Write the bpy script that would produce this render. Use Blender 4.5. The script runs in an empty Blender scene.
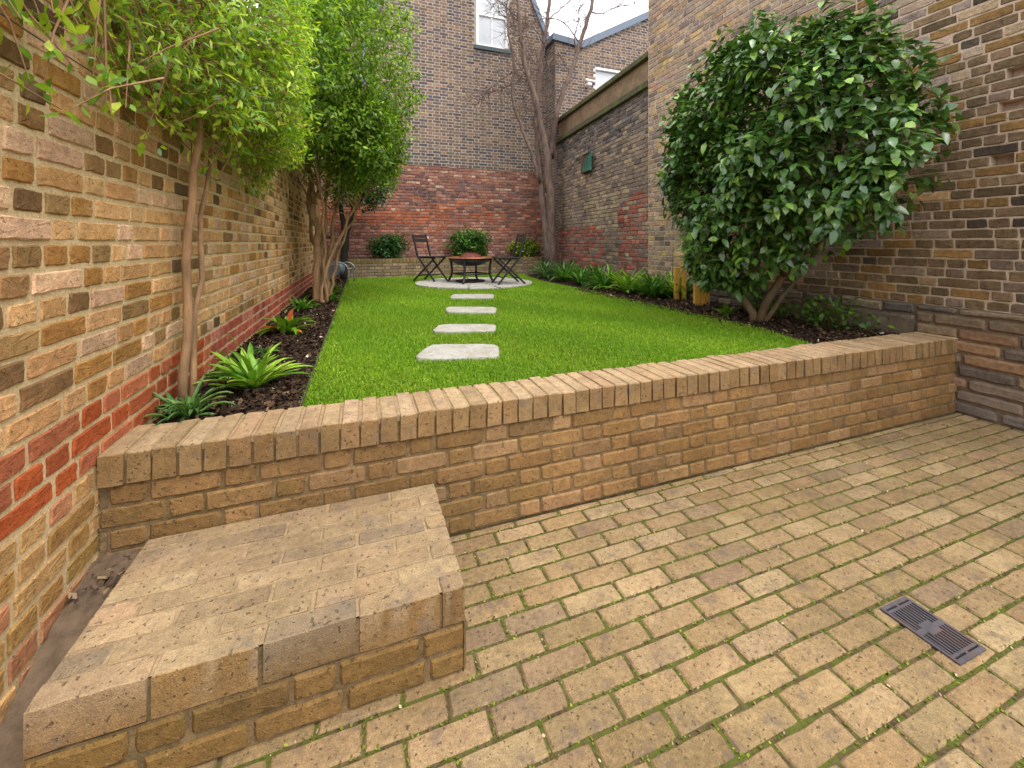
import bpy, math, random
import numpy as np
R = math.radians
S = bpy.context.scene
COL = S.collection

# ------------------------------------------------------------------ camera, sky, sun, exposure
cam_d = bpy.data.cameras.new('camera')
cam = bpy.data.objects.new('camera', cam_d); COL.objects.link(cam); S.camera = cam
cam.location = (0, 0, 1.30)
cam.rotation_euler = (R(90), 0, R(-19.99))
cam_d.sensor_width = 36; cam_d.sensor_fit = 'HORIZONTAL'
cam_d.lens = 36 * 414.16 / 1024
cam_d.shift_y = -(384 - 242.77) / 1024
cam_d.clip_start = 0.02; cam_d.clip_end = 1500

SUN_EL, SUN_AZ = 60, 154          # elevation, azimuth clockwise from +Y (north): behind the camera, a little to the right
W = bpy.data.worlds.new('World'); S.world = W; W.use_nodes = True
wn = W.node_tree.nodes; wl = W.node_tree.links
bg = wn['Background']
sky = wn.new('ShaderNodeTexSky'); sky.sky_type = 'NISHITA'; sky.sun_disc = False
sky.sun_elevation = R(SUN_EL); sky.sun_rotation = R(SUN_AZ)
sky.air_density = 1.0; sky.dust_density = 3.0; sky.ozone_density = 1.0
tcw = wn.new('ShaderNodeTexCoord')
nz = wn.new('ShaderNodeTexNoise'); nz.inputs['Scale'].default_value = 3.2; nz.inputs['Detail'].default_value = 6
rmp = wn.new('ShaderNodeValToRGB')
rmp.color_ramp.elements[0].position = 0.34; rmp.color_ramp.elements[0].color = (0.84, 0.84, 0.84, 1)
rmp.color_ramp.elements[1].position = 0.62; rmp.color_ramp.elements[1].color = (1, 1, 1, 1)
mxw = wn.new('ShaderNodeMixRGB'); mxw.inputs[2].default_value = (10.8, 10.9, 11.2, 1)   # thin bright cloud over the sky
wl.new(tcw.outputs['Generated'], nz.inputs['Vector']); wl.new(nz.outputs['Fac'], rmp.inputs['Fac'])
wl.new(rmp.outputs['Color'], mxw.inputs['Fac']); wl.new(sky.outputs['Color'], mxw.inputs[1])
wl.new(mxw.outputs['Color'], bg.inputs['Color'])
bg.inputs['Strength'].default_value = 0.10

sd = bpy.data.lights.new('sun', 'SUN'); sun = bpy.data.objects.new('sun', sd); COL.objects.link(sun)
sd.energy = 1.5; sd.angle = R(38); sd.color = (1.0, 0.96, 0.91)
az, el = R(SUN_AZ), R(SUN_EL)
from mathutils import Vector, Matrix
sdir = Vector((math.sin(az) * math.cos(el), math.cos(az) * math.cos(el), math.sin(el)))
sun.rotation_euler = sdir.to_track_quat('Z', 'Y').to_euler()
S.view_settings.view_transform = 'Standard'; S.view_settings.look = 'None'
S.view_settings.gamma = 1; S.view_settings.exposure = 1.14
S.view_settings.use_curve_mapping = False
S.render.engine = 'CYCLES'
S.cycles.max_bounces = 6; S.cycles.diffuse_bounces = 4; S.cycles.transparent_max_bounces = 4
S.cycles.use_denoising = True

rng = np.random.default_rng(7)
random.seed(7)

# ------------------------------------------------------------------ helpers
def lin(r, g, b, k=1.0):
    f = lambda v: ((v / 255 + 0.055) / 1.055) ** 2.4 if v > 10 else v / 255 / 12.92
    return np.array([f(r) * k, f(g) * k, f(b) * k])

class MB:
    """collects quads, triangles and per-vertex colours, builds ONE mesh object"""
    def __init__(s): s.v = []; s.q = []; s.t = []; s.qm = []; s.tm = []; s.c = []; s.n = 0
    def add(s, v, quads=None, tris=None, mi=0, col=None):
        v = np.asarray(v, float).reshape(-1, 3)
        if quads is not None and len(quads):
            q = np.asarray(quads, np.int64).reshape(-1, 4) + s.n; s.q.append(q); s.qm.append(np.full(len(q), mi))
        if tris is not None and len(tris):
            t = np.asarray(tris, np.int64).reshape(-1, 3) + s.n; s.t.append(t); s.tm.append(np.full(len(t), mi))
        c = np.ones((len(v), 4))
        if col is not None:
            col = np.asarray(col, float)
            c[:, :col.shape[-1]] = col
        s.v.append(v); s.c.append(c); s.n += len(v)
    def box(s, lo, hi, mi=0, col=None, M=None):
        x0, y0, z0 = lo; x1, y1, z1 = hi
        v = np.array([(x0,y0,z0),(x1,y0,z0),(x1,y1,z0),(x0,y1,z0),(x0,y0,z1),(x1,y0,z1),(x1,y1,z1),(x0,y1,z1)], float)
        if M is not None: v = v @ np.array(M.to_3x3()).T + np.array(M.translation)
        s.add(v, [(0,3,2,1),(4,5,6,7),(0,1,5,4),(1,2,6,5),(2,3,7,6),(3,0,4,7)], mi=mi, col=col)
    def bar(s, a, b, w, h, side=(0,0,1), mi=0, col=None):
        a = np.array(a, float); b = np.array(b, float); d = b - a; d /= np.linalg.norm(d)
        u = np.cross(d, side); u = u / (np.linalg.norm(u) + 1e-9); k = np.cross(u, d)
        ring = [(-1,-1),(1,-1),(1,1),(-1,1)]
        v = [p + u * x * w / 2 + k * y * h / 2 for p in (a, b) for x, y in ring]
        s.add(v, [(3,2,1,0),(4,5,6,7),(0,1,5,4),(1,2,6,5),(2,3,7,6),(3,0,4,7)], mi=mi, col=col)
    def tube(s, pts, rad, sides=8, mi=0, col=None, cap=True):
        p = np.asarray(pts, float); n = len(p)
        rad = np.broadcast_to(np.asarray(rad, float), (n,))
        d = np.gradient(p, axis=0); d /= np.linalg.norm(d, axis=1)[:, None] + 1e-9
        ref = np.array([0.13, 0.97, 0.2]) if abs(d[0][2]) > .7 else np.array([0.05, 0.1, 1.0])
        vs = []
        ang = np.arange(sides) * 2 * np.pi / sides
        for i in range(n):
            u = np.cross(d[i], ref); u /= np.linalg.norm(u) + 1e-9; k = np.cross(d[i], u)
            vs.append(p[i] + rad[i] * (np.cos(ang)[:, None] * u + np.sin(ang)[:, None] * k))
        v = np.concatenate(vs)
        q = [(i*sides+j, i*sides+(j+1) % sides, (i+1)*sides+(j+1) % sides, (i+1)*sides+j) for i in range(n-1) for j in range(sides)]
        t = []
        if cap:
            v = np.vstack([v, p[0], p[-1]]); a, b = n*sides, n*sides+1
            t = [(a, (j+1) % sides, j) for j in range(sides)] + [(b, (n-1)*sides+j, (n-1)*sides+(j+1) % sides) for j in range(sides)]
        s.add(v, q, t, mi=mi, col=col)
    def lathe(s, prof, c=(0,0,0), seg=32, mi=0, col=None):
        prof = np.asarray(prof, float); ang = np.arange(seg) * 2*np.pi/seg
        v = np.concatenate([np.stack([r*np.cos(ang)+c[0], r*np.sin(ang)+c[1], np.full(seg, z+c[2])], 1) for r, z in prof])
        q = [(i*seg+j, i*seg+(j+1) % seg, (i+1)*seg+(j+1) % seg, (i+1)*seg+j) for i in range(len(prof)-1) for j in range(seg)]
        s.add(v, q, mi=mi, col=col)
    def build(s, name, mats, parent=None, smooth=False, loc=None, bevel=0):
        me = bpy.data.meshes.new(name)
        v = np.concatenate(s.v)
        if loc is not None: v = v - np.array(loc)
        q = np.concatenate(s.q) if s.q else np.zeros((0, 4), np.int64)
        t = np.concatenate(s.t) if s.t else np.zeros((0, 3), np.int64)
        me.vertices.add(len(v)); me.vertices.foreach_set('co', v.astype(np.float32).ravel())
        me.loops.add(q.size + t.size)
        me.loops.foreach_set('vertex_index', np.concatenate([q.ravel(), t.ravel()]).astype(np.int32))
        me.polygons.add(len(q) + len(t))
        ls = np.concatenate([np.arange(len(q)) * 4, q.size + np.arange(len(t)) * 3]).astype(np.int32)
        me.polygons.foreach_set('loop_start', ls)
        mi = np.concatenate(s.qm + s.tm).astype(np.int32)
        me.polygons.foreach_set('material_index', mi)
        me.polygons.foreach_set('use_smooth', np.full(len(mi), smooth))
        me.update(calc_edges=True)
        at = me.attributes.new('col', 'FLOAT_COLOR', 'POINT')
        at.data.foreach_set('color', np.concatenate(s.c).astype(np.float32).ravel())
        for m in (mats if isinstance(mats, (list, tuple)) else [mats]): me.materials.append(m)
        o = bpy.data.objects.new(name, me); COL.objects.link(o)
        if parent is not None: o.parent = parent
        if loc is not None: o.location = loc
        if bevel:
            b = o.modifiers.new('bevel', 'BEVEL'); b.width = bevel; b.segments = 2; b.limit_method = 'ANGLE'
        return o

def tag(o, label=None, cat=None, group=None, kind=None):
    if label: o['label'] = label
    if cat: o['category'] = cat
    if group: o['group'] = group
    if kind: o['kind'] = kind
    return o
def empty(name, loc=(0,0,0), rz=0.0, **kw):
    o = bpy.data.objects.new(name, None); COL.objects.link(o); o.location = loc; o.rotation_euler = (0,0,rz); o.empty_display_size = .1
    return tag(o, **kw)
def copy_tree(o, parent=None):
    c = o.copy(); COL.objects.link(c)
    if parent is not None: c.parent = parent
    for ch in list(o.children): copy_tree(ch, c)
    return c

# ------------------------------------------------------------------ materials
class NT:
    def __init__(s, name):
        s.m = bpy.data.materials.new(name); s.m.use_nodes = True
        s.n = s.m.node_tree.nodes; s.l = s.m.node_tree.links; s.p = s.n['Principled BSDF']; s.out = s.n['Material Output']
        s.tc = s.n.new('ShaderNodeTexCoord')
    def set(s, k, v):
        if hasattr(v, 'node'): s.l.new(v, s.p.inputs[k])
        else: s.p.inputs[k].default_value = v
    def noise(s, scale, detail=5, rough=.6, vec=None, stretch=None, dist=0):
        n = s.n.new('ShaderNodeTexNoise'); n.inputs['Scale'].default_value = scale; n.inputs['Detail'].default_value = detail
        n.inputs['Roughness'].default_value = rough; n.inputs['Distortion'].default_value = dist
        v = vec or s.tc.outputs['Object']
        if stretch:
            mp = s.n.new('ShaderNodeMapping'); mp.inputs['Scale'].default_value = stretch; s.l.new(v, mp.inputs['Vector']); v = mp.outputs['Vector']
        s.l.new(v, n.inputs['Vector']); return n.outputs['Fac']
    def ramp(s, f, stops, interp='LINEAR'):
        r = s.n.new('ShaderNodeValToRGB'); e = r.color_ramp.elements; r.color_ramp.interpolation = interp
        while len(e) < len(stops): e.new(.5)
        for k, (p, c) in zip(e, stops):
            k.position = p; k.color = (*(c if hasattr(c, '__len__') else (c, c, c)), 1)
        s.l.new(f, r.inputs['Fac']); return r.outputs['Color']
    def mix(s, a, b, f, mode='MIX'):
        m = s.n.new('ShaderNodeMixRGB'); m.blend_type = mode
        for i, x in ((0, f), (1, a), (2, b)):
            if hasattr(x, 'node'): s.l.new(x, m.inputs[i])
            elif i == 0: m.inputs[0].default_value = x
            else: m.inputs[i].default_value = (*x, 1) if hasattr(x, '__len__') else (x, x, x, 1)
        return m.outputs['Color']
    def math(s, op, a, b=0.0):
        m = s.n.new('ShaderNodeMath'); m.operation = op
        for i, x in ((0, a), (1, b)):
            if hasattr(x, 'node'): s.l.new(x, m.inputs[i])
            else: m.inputs[i].default_value = x
        return m.outputs[0]
    def attr(s):
        a = s.n.new('ShaderNodeAttribute'); a.attribute_name = 'col'; return a.outputs['Color']
    def bump(s, h, dist, strength=1.0, nrm=None):
        b = s.n.new('ShaderNodeBump'); b.inputs['Distance'].default_value = dist; b.inputs['Strength'].default_value = strength
        s.l.new(h, b.inputs['Height'])
        if nrm is not None: s.l.new(nrm, b.inputs['Normal'])
        s.l.new(b.outputs['Normal'], s.p.inputs['Normal']); return b.outputs['Normal']

def brick_mat(name, rough=.9, var=(.72, 1.22), speck=.5, soot=(.75, 1.12), stains=(), bump=.004, grain=38, pores=True):
    t = NT(name)
    n1 = t.noise(grain, 8, .65); n2 = t.noise(140, 4, .6); n3 = t.noise(1.7, 6, .6); n4 = t.noise(9, 6, .7)
    c = t.mix(t.attr(), t.ramp(n1, [(.28, var[0]), (.72, var[1])]), 1, 'MULTIPLY')
    c = t.mix(c, t.ramp(n4, [(.3, .8), (.7, 1.15)]), 1, 'MULTIPLY')
    c = t.mix(c, t.ramp(n3, [(.3, soot[0]), (.68, soot[1])]), 1, 'MULTIPLY')
    g = t.noise(260, 3, .6); c = t.mix(c, t.ramp(g, [(.3, .72), (.7, 1.25)]), 1, 'MULTIPLY')
    h = t.mix(t.mix(n1, n4, .35), g, .25)
    if pores:
        pr = t.noise(75, 3, .5)
        pm = t.ramp(pr, [(.64, 0), (.69, 1)])
        c = t.mix(c, (.035, .025, .018), t.mix((0, 0, 0), pm, speck * .75))
        h = t.mix(h, (0, 0, 0), t.mix((0, 0, 0), pm, .8))
        lm = t.ramp(n2, [(.66, 0), (.72, 1)])
        c = t.mix(c, (.62, .52, .38), t.mix((0, 0, 0), lm, speck * .6))
    for (sc, lo, hi, colr, amt, st) in stains:
        f = t.ramp(t.noise(sc, 7, .65, stretch=st), [(lo, 0), (hi, amt)])
        c = t.mix(c, tuple(colr), f)
    t.set('Base Color', c); t.set('Roughness', rough); t.set('Specular IOR Level', .25)
    t.bump(h, bump * 2.2, .9)
    return t.m
def mortar_mat(name, a, b, scale=14, bump=.004, extra=None):
    t = NT(name)
    n = t.noise(scale, 8, .7); f = t.noise(110, 4, .6)
    c = t.mix(tuple(a), tuple(b), t.ramp(n, [(.35, 0), (.65, 1)]))
    c = t.mix(c, t.ramp(f, [(.3, .75), (.7, 1.2)]), 1, 'MULTIPLY')
    if extra is not None:
        c = t.mix(c, tuple(extra[0]), t.ramp(t.noise(extra[1], 6, .7), [(extra[2], 0), (extra[3], extra[4])]))
    t.set('Base Color', c); t.set('Roughness', .95); t.set('Specular IOR Level', .15)
    t.bump(t.mix(n, f, .5), bump * 2, .8)
    return t.m
def leaf_mat(name, rough=.4, trans=.3, spec=.5):
    t = NT(name)
    n = t.noise(30, 3, .5)
    c = t.mix(t.attr(), t.ramp(n, [(.3, .8), (.7, 1.2)]), 1, 'MULTIPLY')
    t.set('Base Color', c); t.set('Roughness', rough); t.set('Specular IOR Level', spec)
    tr = t.n.new('ShaderNodeBsdfTranslucent')
    lt = t.mix(c, (1.25, 1.25, .6), 1, 'MULTIPLY'); t.l.new(lt, tr.inputs['Color'])
    ms = t.n.new('ShaderNodeMixShader'); ms.inputs[0].default_value = trans
    t.l.new(t.p.outputs[0], ms.inputs[1]); t.l.new(tr.outputs[0], ms.inputs[2]); t.l.new(ms.outputs[0], t.out.inputs['Surface'])
    return t.m
def plain(name, col, rough=.6, metal=0.0, nscale=20, var=(.8, 1.15), bump=.001, col2=None, stretch=None, spec=.4):
    t = NT(name)
    n = t.noise(nscale, 6, .65, stretch=stretch)
    c = t.mix(tuple(col), t.ramp(n, [(.3, var[0]), (.7, var[1])]), 1, 'MULTIPLY')
    if col2 is not None: c = t.mix(c, tuple(col2), t.ramp(t.noise(nscale * .35, 6, .7, stretch=stretch), [(.48, 0), (.64, .85)]))
    t.set('Base Color', c); t.set('Roughness', rough); t.set('Metallic', metal); t.set('Specular IOR Level', spec)
    t.bump(n, bump * 2, .7)
    return t.m

moss = lin(92, 98, 30); dark = lin(40, 36, 34)
M_LEFT = brick_mat('old_buff_brick', stains=[(3.0, .62, .74, lin(205, 175, 130), .35, None)], speck=.55, bump=.0035)
M_LEFTM = mortar_mat('buff_mortar', lin(216, 194, 152), lin(200, 176, 134), bump=.003)
M_FLUSH = mortar_mat('flush_pointing', lin(168, 145, 112), lin(138, 118, 90), scale=20, bump=.003)
M_YARD = brick_mat('yellow_wall_brick', speck=.7, var=(.75, 1.2), stains=[(2.2, .55, .72, lin(88, 76, 30), .35, None), (5, .62, .75, lin(62, 54, 40), .4, None)])
M_YARDM = mortar_mat('grey_green_mortar', lin(136, 114, 84), lin(94, 80, 56), extra=(lin(74, 68, 34), 3, .5, .7, .6))
M_COPE = brick_mat('coping_brick', speck=.8, var=(.8, 1.16), stains=[(6, .6, .75, lin(110, 96, 66), .4, None), (14, .55, .67, lin(112, 102, 94), .5, None)])
M_PAVE = brick_mat('paver_clay', speck=.9, var=(.7, 1.2), stains=[(1.1, .52, .68, lin(116, 98, 64), .6, None), (13, .55, .66, lin(98, 86, 80), .55, None), (42, .58, .66, lin(84, 70, 58), .5, None), (3.5, .56, .72, lin(186, 164, 124), .4, None)], bump=.003, grain=60)
M_PAVEM = mortar_mat('mossy_joint', lin(112, 94, 68), lin(66, 56, 40), scale=45, bump=.008, extra=(lin(88, 98, 36), 16, .42, .57, .85))
M_RIGHT = brick_mat('sooty_stock_brick', speck=.5, var=(.6, 1.3), soot=(.7, 1.15), stains=[(7, .58, .68, lin(52, 46, 44), .55, None)], bump=.006)
M_RIGHTM = mortar_mat('pink_pointing', lin(204, 184, 164), lin(176, 154, 132), extra=(lin(150, 122, 80), 1.6, .55, .75, .45))
M_LOWW = brick_mat('blackened_brick', speck=.35, var=(.65, 1.3), soot=(.8, 1.15), bump=.006, stains=[(2.0, .52, .66, lin(150, 138, 128), .4, None)])
M_LOWWM = mortar_mat('grimy_mortar', lin(158, 142, 130), lin(118, 108, 102))
M_REDB = brick_mat('old_red_brick', speck=.4, var=(.65, 1.25), soot=(.7, 1.15), stains=[(1.5, .52, .64, lin(118, 84, 80), .55, (1, 1, 2.2)), (9, .62, .7, lin(200, 165, 150), .4, None)])
M_REDBM = mortar_mat('pale_red_mortar', lin(160, 124, 106), lin(110, 84, 74))
M_BRN = brick_mat('london_stock_brick', speck=.3, var=(.75, 1.2), soot=(.85, 1.1))
M_BRNM = mortar_mat('cream_pointing', lin(176, 162, 150), lin(156, 141, 130))
M_LEAF = leaf_mat('glossy_leaf', rough=.3, trans=.14, spec=.75)
M_LEAFL = leaf_mat('soft_leaf', rough=.42, trans=.42, spec=.4)
M_PLANT = leaf_mat('strap_leaf', rough=.4, trans=.28)
M_GRASS = leaf_mat('grass_blade', rough=.6, trans=.3, spec=.2)
M_BARK = plain('brown_bark', lin(168, 132, 96), .85, nscale=22, var=(.6, 1.25), bump=.004, col2=lin(122, 98, 72), stretch=(1, 1, .25))
M_BARKC = plain('camellia_bark', lin(104, 84, 60), .85, nscale=22, var=(.6, 1.25), bump=.004, col2=lin(84, 88, 56), stretch=(1, 1, .3))
M_BARKP = plain('pale_bark', lin(116, 96, 86), .85, nscale=16, var=(.5, 1.35), bump=.006, col2=lin(76, 58, 50), stretch=(1, 1, .3))
M_BARKD = plain('dark_bark', lin(44, 38, 34), .9, nscale=16, bump=.004)
M_SOIL = plain('dark_soil', lin(58, 44, 38), .95, nscale=30, var=(.5, 1.5), bump=.012, spec=.15)
M_STONE = plain('pale_stone', lin(176, 172, 164), .85, nscale=26, var=(.75, 1.12), bump=.002, col2=lin(150, 142, 126))
M_BLACK = plain('black_paint', lin(44, 43, 46), .45, nscale=30, bump=.0005)
M_IRON = plain('worn_iron', lin(98, 94, 100), .5, metal=.3, nscale=25, var=(.7, 1.2), bump=.0008, col2=lin(112, 92, 86))
M_PIT = plain('grate_void', lin(30, 27, 26), .95)
M_WHITE = plain('white_paint', lin(232, 232, 230), .5, nscale=8, var=(.92, 1.05))
M_GREY = plain('grey_flashing', lin(104, 116, 132), .5, nscale=5, var=(.88, 1.08), bump=.0006)
M_PINE = plain('yellow_timber', lin(222, 172, 74), .7, nscale=9, var=(.75, 1.15), col2=lin(176, 132, 44), stretch=(4, 4, .35))

# ------------------------------------------------------------------ brick panels
def pick(pal, n, var=.10, hue=.014):
    w = np.array([p[0] for p in pal], float); idx = rng.choice(len(pal), n, p=w / w.sum())
    c = np.array([p[1] for p in pal])[idx]
    return np.clip(c * (1 + rng.normal(0, var, (n, 1))) * (1 + rng.normal(0, hue, (n, 3))), .004, .95)

def layout(wd, ht, ch, mode, L=.215, Hd=.1025, j=.01, p=.5):
    """rectangles (u0,u1,v0,v1) that tile a wall, joints included"""
    out = []; r = 0; v = 0.0
    while v < ht - 1e-4:
        v1 = min(v + ch, ht)
        if mode == 'flemish': seq = lambda k: L if k % 2 == 0 else Hd; u = -((L + Hd + 2*j) / 2 if r % 2 else 0) - .03
        elif mode == 'stretcher': seq = lambda k: L; u = -(L + j) * (.5 if r % 2 else .02) - rng.uniform(0, .012)
        elif mode == 'header': seq = lambda k: Hd; u = -Hd * (.5 if r % 2 else 0)
        else:
            pp = p if r % 2 else p * .45
            seq = lambda k: (L if rng.random() < pp else Hd) * rng.uniform(.94, 1.04); u = -rng.uniform(0, .2)
        k = 0
        while u < wd - 1e-4:
            u1 = u + seq(k) + j; k += 1
            a, b = max(u, 0), min(u1, wd)
            if wd - b < .035: b = wd; u1 = wd
            if b - a > .03: out.append((a, b, v, v1))
            u = u1
        v = v1; r += 1
    return np.array(out)

def panel(mb, O, U, V, rects, cols, j=.010, depth=.03, bev=.004, jit=.002, recess=.006, relief=.002, nu=4, nv=2, tilt=0.0, holes=None, mortar=True):
    """adds bricks (slot 0) and their mortar (slot 1); holes = bool per rect: brick missing"""
    O, U, V = (np.array(x, float) for x in (O, U, V)); N = np.cross(U, V)
    r = rects; n = len(r)
    if holes is None: holes = np.zeros(n, bool)
    keep = ~holes
    cu = (r[:, 0] + r[:, 1]) / 2; cv = (r[:, 2] + r[:, 3]) / 2
    a = np.maximum((r[:, 1] - r[:, 0] - j) / 2, .008); b = np.maximum((r[:, 3] - r[:, 2] - j) / 2, .008)
    out = []
    for i in range(nu): out.append((-1 + 2*i/nu, -1))
    for i in range(nv): out.append((1, -1 + 2*i/nv))
    for i in range(nu): out.append((1 - 2*i/nu, 1))
    for i in range(nv): out.append((-1, 1 - 2*i/nv))
    out = np.array(out, float); P = len(out)
    k = np.where(keep)[0]; m = len(k)
    base = np.stack([out[None, :, 0] * a[k, None], out[None, :, 1] * b[k, None]], 2)
    corner = (np.abs(out[:, 0]) > .99) & (np.abs(out[:, 1]) > .99)
    base -= (corner[None, :, None] * np.sign(out)[None]) * (bev * rng.uniform(.1, .5, (m, P, 1)))
    jt = rng.normal(0, jit, base.shape); jt = .5 * jt + .5 * (np.roll(jt, 1, 1) + np.roll(jt, -1, 1)) * .7
    base += jt
    th = rng.normal(0, tilt, (m, 1)) if tilt else np.zeros((m, 1))
    bx = base[..., 0] - th * base[..., 1]; by = base[..., 1] + th * base[..., 0]
    ins = 1 - bev / np.maximum(np.minimum(a[k], b[k]), .01)[:, None]
    lift = rng.normal(0, relief, (m, 1)); tx = rng.normal(0, relief * 3, (m, 1)); ty = rng.normal(0, relief * 5, (m, 1))
    def ring(sx, dep, jz):
        sgnx = bx - np.sign(out[None, :, 0]) * 0
        x = bx if sx is None else np.sign(bx) * np.maximum(np.abs(bx) - bev * (np.abs(out[None, :, 0]) > .99), 0)
        y = by if sx is None else np.sign(by) * np.maximum(np.abs(by) - bev * (np.abs(out[None, :, 1]) > .99), 0)
        z = dep + lift + tx * bx + ty * by + rng.normal(0, jz, bx.shape)
        X = x + cu[k, None]; Y = y + cv[k, None]
        return O + X[..., None] * U + Y[..., None] * V + z[..., None] * N
    r0 = ring(None, -depth, 0); r1 = ring(None, -bev, jit * .5); r2 = ring(1, 0.0, jit * .35)
    ctr = (O + cu[k, None] * U + cv[k, None] * V + lift * N + rng.normal(0, jit * .3, (m, 1)) * N)[:, None, :]
    v = np.concatenate([r0, r1, r2, ctr], 1)
    per = 3 * P + 1
    i = np.arange(P); i2 = (i + 1) % P
    q = np.concatenate([np.stack([i, i2, P + i2, P + i], 1), np.stack([P + i, P + i2, 2*P + i2, 2*P + i], 1)])
    t = np.stack([2*P + i, 2*P + i2, np.full(P, 3*P)], 1)
    off = (np.arange(m) * per)[:, None, None]
    mb.add(v.reshape(-1, 3), (q[None] + off).reshape(-1, 4), (t[None] + off).reshape(-1, 3), 0, np.repeat(cols[k], per, 0))
    if mortar:
        rr = r[keep]
        c4 = np.stack([np.stack([rr[:, 0], rr[:, 2]], 1), np.stack([rr[:, 1], rr[:, 2]], 1), np.stack([rr[:, 1], rr[:, 3]], 1), np.stack([rr[:, 0], rr[:, 3]], 1)], 1)
        v = O + c4[..., :1] * U + c4[..., 1:] * V - recess * N
        mb.add(v.reshape(-1, 3), np.arange(len(rr) * 4).reshape(-1, 4), mi=1)
        for h in r[holes]:
            D = .09
            p = [O + x * U + y * V - recess * N for x, y in ((h[0], h[2]), (h[1], h[2]), (h[1], h[3]), (h[0], h[3]))]
            p += [x - D * N for x in p]
            mb.add(p, [(0,1,5,4),(1,2,6,5),(2,3,7,6),(3,0,4,7),(4,5,6,7)], mi=1)

# ================================================================== GROUND
g = MB(); g.add([(-400,-400,-.12),(400,-400,-.12),(400,400,-.12),(-400,400,-.12)], [(0,1,2,3)])
tag(g.build('ground', M_SOIL), kind='structure')

# brick paved yard
XL, XR, YR = -0.85, 4.30, 1.82
mb = MB()
rc = layout(5.6, 3.6, .0828, 'stretcher', L=.216, j=.008)
cl = pick([(6, lin(155, 130, 94)), (3, lin(149, 124, 88)), (2, lin(163, 139, 104)), (1, lin(143, 120, 92))], len(rc), .05)
gx0, gx1, gy0, gy1 = 1.725, 1.875, .728, .93      # the drain
cy = (rc[:, 2] + rc[:, 3]) / 2 - 1.78; cx_ = (rc[:, 0] + rc[:, 1]) / 2 - 1.0
panel(mb, (-1.0, -1.78, 0), (1,0,0), (0,1,0), rc, cl, j=.0095, depth=.03, bev=.005, jit=.0013, recess=.005, relief=.0009, nu=8, nv=3, tilt=.005)
tag(mb.build('paving', [M_PAVE, M_PAVEM]), kind='structure')

# moss and grit caught in the joints
def joint_bits():
    uv = []
    rows = np.unique(rc[:, 2]); n = 24000
    u = rng.uniform(0, 5.6, n); v = rng.choice(rows, n) + rng.normal(0, .0026, n); uv.append(np.stack([u, v], 1))
    k = rng.integers(0, len(rc), 9000); uv.append(np.stack([rc[k, 0] + rng.normal(0, .0026, 9000), rc[k, 2] + rng.uniform(0, .08, 9000)], 1))
    p = np.vstack(uv); m = .5 + .5 * np.sin(p[:, 0] * 6.1 + 2 * np.sin(p[:, 1] * 4.3)) * np.sin(p[:, 1] * 7.7 + p[:, 0] * 3)
    p = p[rng.random(len(p)) < .4 + .6 * m]; n = len(p)
    c = pick([(4, lin(108, 116, 38)), (3, lin(84, 94, 36)), (1.5, lin(134, 140, 56)), (1.2, lin(92, 74, 50)), (.5, lin(176, 158, 128))], n, .2)
    o = np.stack([p[:, 0] - 1.0, p[:, 1] - 1.78, rng.uniform(-.005, .0015, n)], 1)
    ph = rng.uniform(0, 6.28, n); L = rng.uniform(.003, .0085, n)[:, None]; d = np.stack([np.cos(ph), np.sin(ph), rng.normal(0, .5, n)], 1); e = np.stack([-np.sin(ph), np.cos(ph), rng.normal(0, .5, n)], 1) * .7
    return np.stack([o - d*L/2 - e*L/2, o + d*L/2 - e*L/2, o + d*L/2 + e*L/2, o - d*L/2 + e*L/2], 1).reshape(-1, 3), np.arange(n*4).reshape(-1, 4), np.repeat(c, 4, 0)
JB = joint_bits()

# soil plateau of the garden
def soil_sheet(x0, x1, y0, y1, z, amp, step, seed, name):
    nx = int((x1 - x0) / step) + 1; ny = int((y1 - y0) / step) + 1
    X, Y = np.meshgrid(np.linspace(x0, x1, nx), np.linspace(y0, y1, ny))
    r = np.random.default_rng(seed)
    Z = np.zeros_like(X)
    for s, a in ((2.3, .5), (5.1, .3), (11, .22)):
        for _ in range(3):
            an = r.uniform(0, 6.28); ph = r.uniform(0, 6.28)
            Z += a * np.sin(s * (X * np.cos(an) + Y * np.sin(an)) * 2 + ph)
    Z = z + amp * Z * .4 + r.normal(0, amp * .35, X.shape)
    v = np.stack([X, Y, Z], -1).reshape(-1, 3)
    i = (np.arange(ny - 1)[:, None] * nx + np.arange(nx - 1)[None]).ravel()
    m = MB(); m.add(v, np.stack([i, i+1, i+nx+1, i+nx], 1))
    return tag(m.build(name, M_SOIL, smooth=True), kind='structure')
soil_sheet(XL + .005, -.22, 2.03, 9.62, .515, .014, .03, 3, 'soil')
soil_sheet(3.18, 4.9, 2.03, 9.62, .515, .02, .04, 4, 'soil')
soil_sheet(XL + .005, 4.9, 9.78, 10.12, .90, .012, .05, 5, 'soil')
lg = soil_sheet(XL + .003, -.68, 1.0, 1.815, .185, .008, .012, 6, 'soil')
for vv in lg.data.vertices: vv.co.z += np.interp(vv.co.y, [1.0, 1.25, 1.6, 1.8], [-.20, -.15, .0, .045])
lg.data.materials[0] = plain('dusty_ledge', lin(104, 86, 68), .95, nscale=18, var=(.6, 1.3), bump=.006)

def lawn_right(Y):
    return np.interp(Y, [2.0, 2.16, 2.7, 4.3, 6.0, 7.5, 8.6, 9.6], [3.14, 3.17, 3.34, 3.42, 3.44, 3.40, 3.55, 3.75])
PCX, PCY, PR = 2.02, 7.65, 1.10
STONES = [[(.478,3.09),(.958,2.92),(.85,2.58),(.313,2.73)], [(.674,3.82),(1.168,3.64),(1.076,3.35),(.553,3.52)],
          [(.936,4.84),(1.489,4.64),(1.361,4.24),(.862,4.46)], [(1.261,5.99),(1.825,5.79),(1.693,5.37),(1.119,5.58)]]
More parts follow.
